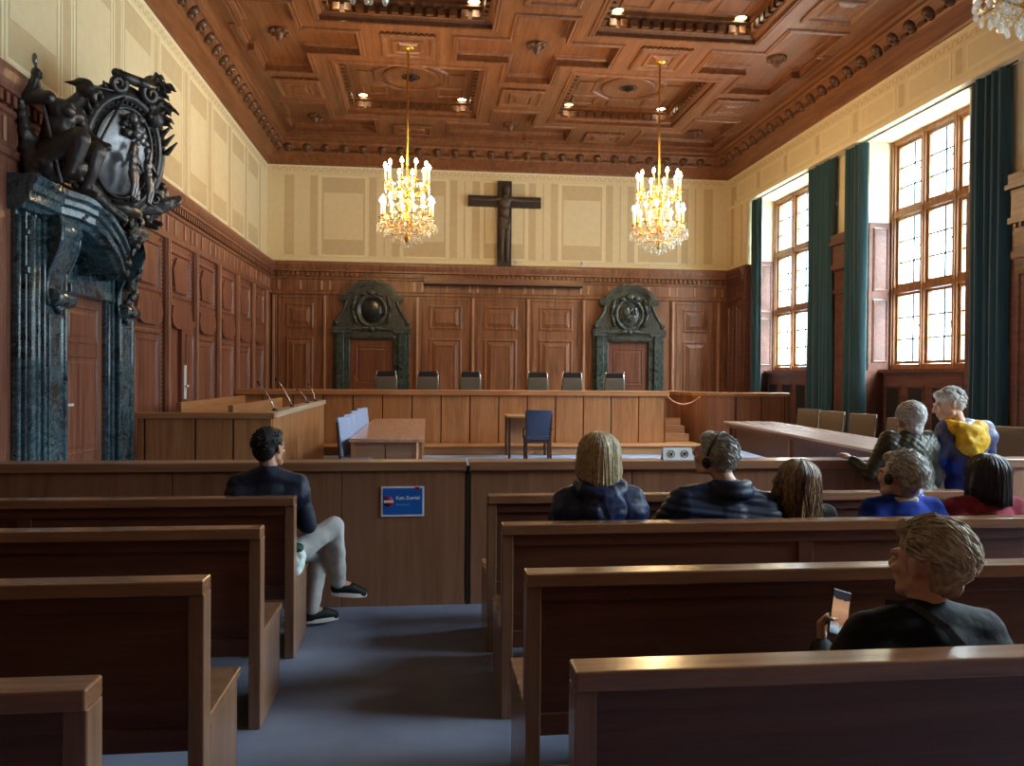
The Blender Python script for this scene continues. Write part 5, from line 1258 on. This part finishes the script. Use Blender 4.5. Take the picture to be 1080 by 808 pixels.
def hair_short(mat, vol=1.0, L=.03, n=420, seed=1, low=-.055, curl=.5, fringe=True, ear=True):
    def fn(r, h, R, hs):
        mb = MB(); v = vol
        mb.ell(h(0,-.026,.045), (.080*v*hs,.097*v*hs,.082*v*hs), R); mb.ell(h(0,-.062,.0), (.070*v*hs,.052*v*hs,.070*v*hs), R); mb.ell(h(0,-.060,low+.03), (.058*hs,.040*hs,.045*hs), R)
        if fringe: mb.ell(h(0,.035,.088), (.060*v*hs,.045*v*hs,.030*v*hs), R)
        for e in (-1,1): mb.ell(h(e*.064,-.03,.05), (.020*v*hs,.045*hs,.035*hs), R)
        o = blob(mb, 'hair', mat, r, .0065, 1, wob(.006*min(1,curl*2.5), 28, seed))
        rnd = random.Random(seed); st = MB()
        for k in range(n):
            ph = rnd.uniform(0, 2*pi); zz = rnd.uniform(-.75, 1); cz = sqrt(max(0,1-zz*zz)); d = V3((cz*sin(ph), -cz*cos(ph), zz))
            if d.y > .35 and d.z < .55: continue
            p = V3((d.x*.080*v, -.028+d.y*.096*v, .042+d.z*.084*v))
            if p.z < low: continue
            if ear and d.y > -.38 and p.z < .035 and abs(d.x) > .3: continue
            tg = V3((rnd.uniform(-.5,.5)*curl-.2*d.x, -.5-.3*rnd.random(), -.9+1.1*max(0,d.z)*rnd.random())); tg = (tg-d*tg.dot(d)*.7).normalized()
            q = p+d*L*.35+tg*L*.6; e = q+tg*L*.8+d*L*rnd.uniform(-.2,.35)+V3((rnd.uniform(-1,1),rnd.uniform(-1,1),rnd.uniform(-1,1)))*L*.3*curl
            st.tube([h(*p), h(*q), h(*e)], [.0062,.0058,.0016], 4)
        st.build('hair_strands', mat, o)
    return fn
def hair_tousled(mat, mat2, seed):
    """short swept-back hair in soft overlapping locks"""
    def fn(r, h, R, hs):
        mb = MB()
        mb.ell(h(0,-.036,.056), (.082*hs,.102*hs,.082*hs), R); mb.ell(h(0,-.088,.02), (.078*hs,.055*hs,.080*hs), R); mb.ell(h(0,-.070,-.045), (.060*hs,.042*hs,.050*hs), R); mb.ell(h(0,.035,.098), (.058*hs,.045*hs,.032*hs), R)
        o = blob(mb, 'hair', mat, r, .0065, 1, wob(.012, 22, seed)); rnd = random.Random(seed); st = [MB(), MB()]
        for k in range(1300):
            ph = rnd.uniform(0, 2*pi); zz = rnd.uniform(-.8, 1); cz = sqrt(max(0,1-zz*zz)); d = V3((cz*sin(ph), -cz*cos(ph), zz))
            if d.y > .55 and d.z < .65: continue
            p = V3((d.x*.081, -.042+d.y*.106, .050+d.z*.086))
            if p.z < -.085 or (d.y > -.38 and p.z < .05 and abs(d.x) > .3): continue
            rnd2 = rnd.random(); tg = V3((rnd.uniform(-.35,.35)-.15*d.x, -.9+.2*rnd.random(), -.35-.5*max(0,-d.y)+.3*rnd.random())); tg = (tg-d*tg.dot(d)).normalized(); sd = d.cross(tg); L = rnd.uniform(.035,.065); cv = rnd.uniform(-.35,.35); pts = []
            for j in range(6): t = j/5; pts.append(p+tg*L*t+d*(.001+.007*sin(t*pi)+.006*t*rnd2)+sd*L*cv*sin(t*2.4))
            st[k%2].tube([h(*q) for q in pts], [.003,.0045,.005,.0045,.0035,.0012], 4)
        st[0].build('hair_strands', mat, o); st[1].build('hair_strands', mat2, o)
    return fn
def hair_long(mat, length=.17, wave=0.0, n=330, seed=2, width=1.0, mats2=None):
    def fn(r, h, R, hs):
        mb = MB(); w = width
        mb.ell(h(0,-.024,.042), (.083*w*hs,.100*hs,.085*hs), R); mb.ell(h(0,-.060,-.01), (.078*w*hs,.048*hs,.08*hs), R)
        mb.cap(h(-.035*w,-.062,-.02), h(-.042*w,-.066,-length+.03), .046*hs, .036*hs); mb.cap(h(.035*w,-.062,-.02), h(.042*w,-.066,-length+.03), .046*hs, .036*hs); mb.cap(h(0,-.066,-.02), h(0,-.068,-length+.03), .050*hs, .042*hs)
        for e in (-1,1): mb.chain([h(e*.070*w,-.02,.03), h(e*.080*w,-.018,-.05), h(e*.078*w,-.015,-length+.04)], [.034*hs,.034*hs,.024*hs])
        o = blob(mb, 'hair', mat, r, .0075, 2, wob(.005, 20, seed))
        rnd = random.Random(seed); st = [MB(), MB()]
        for k in range(n):
            ph = rnd.uniform(.62, 2*pi-.62)     # 0 = face direction
            sx, sy = sin(ph), cos(ph); ph0 = rnd.uniform(0,6); L = length*rnd.uniform(.86,1.05); pts = []; off = rnd.uniform(.0,.010); tw = rnd.uniform(-.35,.35)
            for j in range(6):
                th = .12+j/5*1.45; rr = sin(th); sx, sy = sin(ph+tw*j/10), cos(ph+tw*j/10); pts.append(V3((sx*rr*(.087*w+off), -.024+sy*rr*(.108+off), .042+cos(th)*(.088+off))))
            b = pts[-1]
            for j in range(1,6):
                t = j/5; wv = wave*sin(ph0+t*7)
                jx = tw*.045*t*sy; pts.append(V3((b.x*(1.02-.10*t*(1-min(1,wave*60)))+wv*sy+wv*.5+jx, b.y*(1+.02*t)+wv*sx*.5-.006*t, b.z-(L+b.z)*t)))
            st[k%2].tube([h(*p) for p in pts], [.003]+[.0042]*8+[.0036,.0016], 4)
        st[0].build('hair_strands', mat, o); st[1].build('hair_strands', mats2 or mat, o)
    return fn
def headset(r, J, h, R, s):
    mb = MB(); mb.tube([h(.090*sin(a), -.012-.01*cos(a), .030+.105*cos(a)) for a in [-1.45+2.9*k/14 for k in range(15)]], .0065, 6)
    for e in (-1,1): mb.ell(h(e*.090,-.012,.0), (.014,.028,.032), R)
    mb.build('headphones', M['black'], r)

H_BLACK = hairmat('hair_black', '#0c0a0b', '#1d1719', .7); H_BLONDE = hairmat('hair_blonde', '#94805c', '#c4b28c'); H_BLONDE2 = hairmat('hair_blonde_pale', '#a8946c', '#d2c4a4')
H_GREY = hairmat('hair_grey', '#7e7c78', '#b6b7b4'); H_WHITE = hairmat('hair_white', '#b8b6b0', '#e2e0da'); H_WHITE2 = hairmat('hair_white_bright', '#cbc9c4', '#eceae6'); H_BROWN = hairmat('hair_brown', '#3a261a', '#6b4c34'); H_LIGHTBROWN = hairmat('hair_light_brown', '#7a5c40', '#b09470')
H_DARK = hairmat('hair_dark_brown', '#17100f', '#32221d'); H_ASH = hairmat('hair_ash_blonde', '#8d7b62', '#c4b394', .55); H_ASH2 = hairmat('hair_ash_pale', '#b0a086', '#ded3bc', .55)
NAVY = cloth('navy_fabric', '#0b1226', '#141f3e', .6, spec=.4); NAVYB = cloth('navy_shell', '#0d1734', '#1c326c', .5, spec=.5); PUFF = cloth('navy_nylon', '#0b1730', '#13244a', .5, spec=.4, strength=.15)
BLACKC = cloth('black_knit', '#07080d', '#0f121c', .75, 'x'); BLUEK = cloth('royal_blue_knit', '#0c2a8a', '#1740b4', .85, 'weave'); REDK = cloth('raspberry_knit', '#7a1e30', '#a53a4c', .85, 'weave')
OLIVE = cloth('quilted_olive', '#2c271c', '#4a4334', .45, spec=.5, strength=.2); DENIM = cloth('pale_trousers', '#a5a3a3', '#c9c5c2', .85, 'weave'); DARKT = cloth('dark_trousers', '#14161e', '#22252f', .85, 'weave')
DBROWN = cloth('dark_brown_top', '#1a1312', '#2c211e', .8); LIGHTC = cloth('light_collar', '#b8a898', '#d4c6b6', .8); YEL = cloth('yellow_lining', '#d09a10', '#efbd2c', .6); SOLE = plain('white_sole', '#d8d8d6', .6, noise_amt=.03); SHOE = cloth('black_shoe', '#0b0b0d', '#17171a', .6)
def jacket_zoned():
    m, nt, b = newmat('grey_blue_jacket'); tc = nt.nodes.new('ShaderNodeTexCoord'); sp = nt.nodes.new('ShaderNodeSeparateXYZ'); nt.links.new(tc.outputs['Object'], sp.inputs[0])
    c = ramp(nt, sp.outputs['Z'], [(.0, '#1b2f86'), (.40, '#2446b8'), (.405, '#4b4f72'), (1.0, '#4b4f72')]); mp = node(nt, 'ShaderNodeMapRange'); mp.inputs['From Min'].default_value = .6; mp.inputs['From Max'].default_value = 1.75
    nt.links.new(sp.outputs['Z'], mp.inputs['Value']); nt.links.new(mp.outputs[0], nt.nodes[-1].inputs[0]) if False else None
    r_ = [n for n in nt.nodes if n.type == 'VALTORGB'][0]; nt.links.new(mp.outputs[0], r_.inputs[0])
    nt.links.new(c, b.inputs['Base Color']); b.inputs['Roughness'].default_value = .5; n = node(nt, 'ShaderNodeTexNoise', Scale=14.0, Detail=5.0); nt.links.new(tc.outputs['Object'], n.inputs['Vector']); bump(nt, b, n.outputs[0], .4, .02); return m
ZONED = jacket_zoned()
def puffer(step=.043, amp=.008):
    def fn(co, no):
        k = np.abs(np.sin(np.pi*(co[:,2]+.12*co[:,0])/step))**.6; return co+no*(amp*(k-.5))[:,None]
    return fn
def quilt(step=.055, amp=.007):
    def fn(co, no):
        u = co[:,0]+.3*co[:,1]; k = (np.abs(np.sin(np.pi*(co[:,2]+u)/step))*np.abs(np.sin(np.pi*(co[:,2]-u)/step)))**.45; return co+no*(amp*(k-.5))[:,None]
    return fn
def hood(mat, size=1.0, name='hood'):
    def fn(r, J, h, R, s):
        n = J['neck']; mb = MB(); z = size
        mb.chain([n+V3((-.11,-.0,.02)), n+V3((-.09,-.075,.0)), n+V3((0,-.115,-.03)), n+V3((.09,-.075,.0)), n+V3((.11,-.0,.02))], [.038*z,.050*z,.055*z,.050*z,.038*z])
        mb.ell(n+V3((0,-.115,-.09)), (.12*z,.055*z,.10*z)); mb.cap(n+V3((-.05,-.13,-.10)), n+V3((.02,-.135,-.19*z)), .05*z, .03*z)
        blob(mb, name, mat, r, .009, 2, wob(.008, 14, 3))
    return fn

# 1 man at the aisle end of the left front pew
J = sit(.437, 1.0, .02); J.update(hy=-.45, hp=.05, hr=.0, head=V3((0,.04,1.195)), neck=V3((0,.0,1.045)), shL=V3((-.17,-.01,.975)), shR=V3((.165,.02,.975)), hipR=V3((.09,.06,.52)), hipL=V3((-.05,.04,.52)),
    knR=V3((.36,.24,.675)), anR=V3((.37,.46,.25)), toR=V3((.52,.49,.175)), knL=V3((.26,.38,.50)), anL=V3((.20,.36,.10)), toL=V3((.34,.44,.045)), elR=V3((.225,.05,.72)), haR=V3((.18,.28,.70)), elL=V3((-.26,.04,.72)), haL=V3((.0,.27,.66)))
person('man in dark jacket and pale trousers sitting cross-legged on the left front pew', (-.95,4.78), J, SKIN['tan'], NAVY, DENIM, (SHOE, SOLE), hair_short(H_BLACK, 1.05, .010, 160, 11, curl=.06), hs=1.02, fat=.95)
# 2 blonde woman
J = sit(.437, 1.0, .03); J.update(head=V3((0,.04,1.215)), neck=V3((0,0,1.06)), shL=V3((-.17,0,1.0)), shR=V3((.17,0,1.0)))
person('woman with straight blonde bob and navy hooded jacket, leftmost of the five on the right', (.90,3.96), J, SKIN['fair'], NAVYB, DARKT, (SHOE, SHOE), hair_long(H_BLONDE, .15, 0, 620, 21, 1.12, H_BLONDE2), fat=1.02, extra=hood(NAVYB, 1.0), topfn=wob(.009, 12, 4), hs=1.05)
# 3 man in puffer jacket leaning
def collar3(r, J, h, R, s):
    headset(r, J, h, R, s); n = J['neck']; mb = MB(); k = 14
    mb.chain([n+V3((.085*cos(pi+pi*i/k), -.015+.075*sin(pi+pi*i/k), .025)) for i in range(k+1)], [.032]*(k+1)); mb.chain([n+V3((.09*cos(pi+pi*i/k), -.015+.08*sin(pi+pi*i/k), -.01)) for i in range(k+1)], [.036]*(k+1)); blob(mb, 'collar', PUFF, r, .008, 3)
J = sit(.437, 1.02, .02); J.update(head=V3((-.02,.05,1.225)), neck=V3((.05,0,1.05)), shL=V3((-.20,.0,.985)), shR=V3((.24,.0,.95)), chest=V3((.03,.02,.85)), elL=V3((-.345,.03,.80)), haL=V3((-.36,.20,.66)), hy=.75, hp=.28, hr=-.32)
person('grey-haired man in navy quilted puffer jacket with headphones, head tilted up left', (1.56,3.97), J, SKIN['fair'], PUFF, DARKT, (SHOE, SHOE), hair_short(H_GREY, 1.0, .018, 260, 31, curl=.15), fat=1.12, topfn=puffer(), extra=collar3, hs=1.08)
# 4 woman with wavy hair
J = sit(.437, .88, .03); J.update(head=V3((0,.04,1.075)), hy=.15, hp=.1)
person('woman with long wavy light brown hair in a dark top, sitting on the right', (2.0,3.96), J, SKIN['fair'], DBROWN, DARKT, (SHOE, SHOE), hair_long(H_BROWN, .22, .024, 560, 41, 1.12, H_LIGHTBROWN), hs=1.0)
# 5 blue sweater
J = sit(.437, .93, .03); J.update(head=V3((-.02,.04,1.105)), hy=.35, hp=.12, hr=-.05)
def collar5(r, J, h, R, s):
    n = J['neck']; mb = MB(); mb.chain([n+V3((-.075,.0,.015)), n+V3((-.05,-.055,.012)), n+V3((.03,-.065,.012)), n+V3((.075,-.01,.015))], [.020]*4); blob(mb, 'shirt_collar', LIGHTC, r, .006, 2); headset(r, J, h, R, s)
person('person with short grey hair, royal blue sweater, pale collar and headphones', (2.61,3.96), J, SKIN['fair'], BLUEK, DARKT, (SHOE, SHOE), hair_tousled(H_GREY, H_WHITE, 51), extra=collar5, topname='sweater', collar=False, hs=1.06, fat=1.02)
# 6 red sweater
J = sit(.437, .93, .03); J.update(head=V3((0,.04,1.10)), hy=.3, hp=.05, haL=V3((-.19,.20,.84)), elL=V3((-.25,.06,.70)))
person('woman with dark bob and raspberry red sweater, rightmost of the five', (3.10,3.96), J, SKIN['fair'], REDK, DARKT, (SHOE, SHOE), hair_long(H_DARK, .135, 0, 520, 61, 1.12), topname='sweater', hs=1.0, hands={'L': dict(d=(-.4,.35,.85), n=(.6,-.6,.3), curl=.9)})
# 7 nearest woman
J = sit(.437, .93, .02); J.update(head=V3((.015,.03,1.105)), neck=V3((0,0,.965)), shL=V3((-.175,.0,.905)), shR=V3((.175,.0,.905)), hy=.42, hp=.0, hr=.0, elL=V3((-.255,.09,.70)), haL=V3((-.165,.28,.775)))
def strap7(r, J, h, R, s): pass
P7 = person('woman with short tousled ash blonde hair and black top, nearest the camera, holding a phone', (1.45,2.10), J, SKIN['fair'], BLACKC, DARKT, (SHOE, SHOE), hair_tousled(H_ASH, H_ASH2, 71), topname='top', collar=False, hs=.96, fat=1.02,
    hands={'L': dict(d=(.06,.28,.95), n=(.85,-.5,0), curl=1.3, side=1)}, topfn=wob(.004, 8, 2))
# 8 standing white-haired woman
J = stand(1.50, .10, .165); J.update(head=V3((.03,.12,1.315)), neck=V3((.0,.05,1.175)), hy=-.15, hp=-.35, haL=V3((-.33,.27,1.04)), elL=V3((-.28,.10,.95)), elR=V3((.22,.10,.90)), haR=V3((.19,.22,.86)))
person('white-haired woman in a quilted olive jacket standing and bending at the barrier', (3.50,5.20), J, SKIN['fair'], OLIVE, DARKT, (SHOE, SHOE), hair_tousled(H_WHITE, H_WHITE2, 81), fat=1.08, topfn=quilt(), hs=1.05)
# 9 standing man with yellow hood
J = stand(1.60, .05, .165); J.update(head=V3((-.12,.08,1.455)), neck=V3((-.04,.03,1.29)), elL=V3((-.21,.10,.99)), elR=V3((.22,.08,.99)), haL=V3((-.14,.20,1.0)), haR=V3((.16,.20,1.0)), hy=1.25, hp=-.25)
person('grey-haired man in blue-grey jacket with bright yellow hood standing at the barrier', (3.97,5.27), J, SKIN['fair'], ZONED, DARKT, (SHOE, SHOE), hair_short(H_WHITE, 1.0, .022, 300, 91, curl=.2), fat=.98, extra=hood(YEL, 1.12), hs=1.0)

# things people hold or carry
SCR = emit('phone_screen_photo', '#8c6a50', .5)
def screen_mat():
    m, nt, b = newmat('phone_screen'); tc = nt.nodes.new('ShaderNodeTexCoord'); sp = nt.nodes.new('ShaderNodeSeparateXYZ'); nt.links.new(tc.outputs['Generated'], sp.inputs[0])
    n = node(nt, 'ShaderNodeTexNoise', Scale=3.0, Detail=4.0); nt.links.new(tc.outputs['Generated'], n.inputs['Vector'])
    ad = node(nt, 'ShaderNodeMath', operation='MULTIPLY_ADD'); nt.links.new(n.outputs[0], ad.inputs[0]); ad.inputs[1].default_value = .3; nt.links.new(sp.outputs['Z'], ad.inputs[2])
    c = ramp(nt, ad.outputs[0], [(.15, '#5a6470'), (.30, '#9fb3bd'), (.42, '#8f6247'), (.7, '#b98a68'), (.98, '#a87c5e'), (1.0, '#23252b')])
    nt.links.new(c, b.inputs['Base Color']); nt.links.new(c, b.inputs['Emission Color']); b.inputs['Emission Strength'].default_value = .45; b.inputs['Roughness'].default_value = .15; return m
def phone(loc, rot, label, mat, w=.072, hgt=.148):
    r = thing('phone', label, 'phone', loc, 0, None); r.rotation_euler = rot
    mb = MB(); mb.box(-w/2,w/2,-.004,.004,-hgt/2,hgt/2); mb.build('case', M['black'], r, bevel=.003)
    mb = MB(); mb.box(-w/2+.004,w/2-.004,-.0048,-.0036,-hgt/2+.006,hgt/2-.006); mb.build('screen', mat, r)
phone((1.345,2.385,.880), (-.25,.32,.12), 'phone with lit picture held in the nearest woman\'s left hand', screen_mat())
def leaf_mat():
    m, nt, b = newmat('screen_blue_white'); v = node(nt, 'ShaderNodeTexVoronoi', Scale=5.0); tc = nt.nodes.new('ShaderNodeTexCoord'); nt.links.new(tc.outputs['Generated'], v.inputs['Vector'])
    c = ramp(nt, v.outputs['Distance'], [(.2,'#dfe3ee'),(.45,'#b9c0d8'),(.6,'#4a5fae')]); nt.links.new(c, b.inputs['Base Color']); nt.links.new(c, b.inputs['Emission Color']); b.inputs['Emission Strength'].default_value = .25; return m
phone((2.87,4.20,.935), (-.3,-.35,.0), 'phone with white and blue screen held by the woman in the red sweater', leaf_mat(), .07, .14)
r = thing('shoulder_bag', 'slim dark shoulder bag strap running across the nearest woman\'s back', 'bag', (1.45,2.10,0))
mb = MB(); pts = [(-.10,.04,.985),(-.075,-.05,1.005),(-.03,-.135,.965),(.04,-.175,.87),(.13,-.185,.75),(.22,-.13,.62),(.27,.0,.56)]
pp = []
for i in range(len(pts)-1):
    for k in range(4): pp.append(V3(pts[i]).lerp(V3(pts[i+1]), k/4))
pp.append(V3(pts[-1])); n = len(pp); vs = []
for i, p in enumerate(pp):
    t = (pp[min(i+1,n-1)]-pp[max(i-1,0)]).normalized(); o = V3((p.x*.8, p.y-.03, .12)).normalized(); o = V3((0,-1,.25)) if i < n-6 else V3((.8,-.6,0)); w_ = t.cross(o).normalized()*.011; q = o.normalized()*.003
    vs += [p-w_, p+w_, p+w_+q, p-w_+q]
mb.add(vs, [(i*4+k,i*4+(k+1)%4,i*4+4+(k+1)%4,i*4+4+k) for i in range(n-1) for k in range(4)]+[(3,2,1,0),((n-1)*4,(n-1)*4+1,(n-1)*4+2,(n-1)*4+3)]); mb.build('strap', cloth('strap_grey', '#20242e', '#3a4150', .5), r, bevel=.001)
mb = MB(); mb.box(.25,.32,-.10,.12,.45,.60); mb.build('pouch', BLACKC, r, bevel=.02)
r = thing('cloth_bag', 'crumpled white and green bag on the pew beside the seated man', 'bag', (-.775,4.735,.437))
mb = MB(); mb.ell((0,0,.06),(.05,.06,.06)); mb.ell((.01,.03,.11),(.04,.05,.05)); mb.ell((-.01,-.02,.035),(.05,.06,.035)); blob(mb, 'bag_body', cloth('white_canvas', '#b7c4c2', '#dfe8e6', .8), r, .009, 1, wob(.012, 18, 6))
mb = MB(); mb.ell((.0,.02,.165),(.042,.055,.025)); blob(mb, 'bag_flap', cloth('green_canvas', '#10261e', '#2f5a48', .8), r, .009, 1, wob(.008, 18, 2))
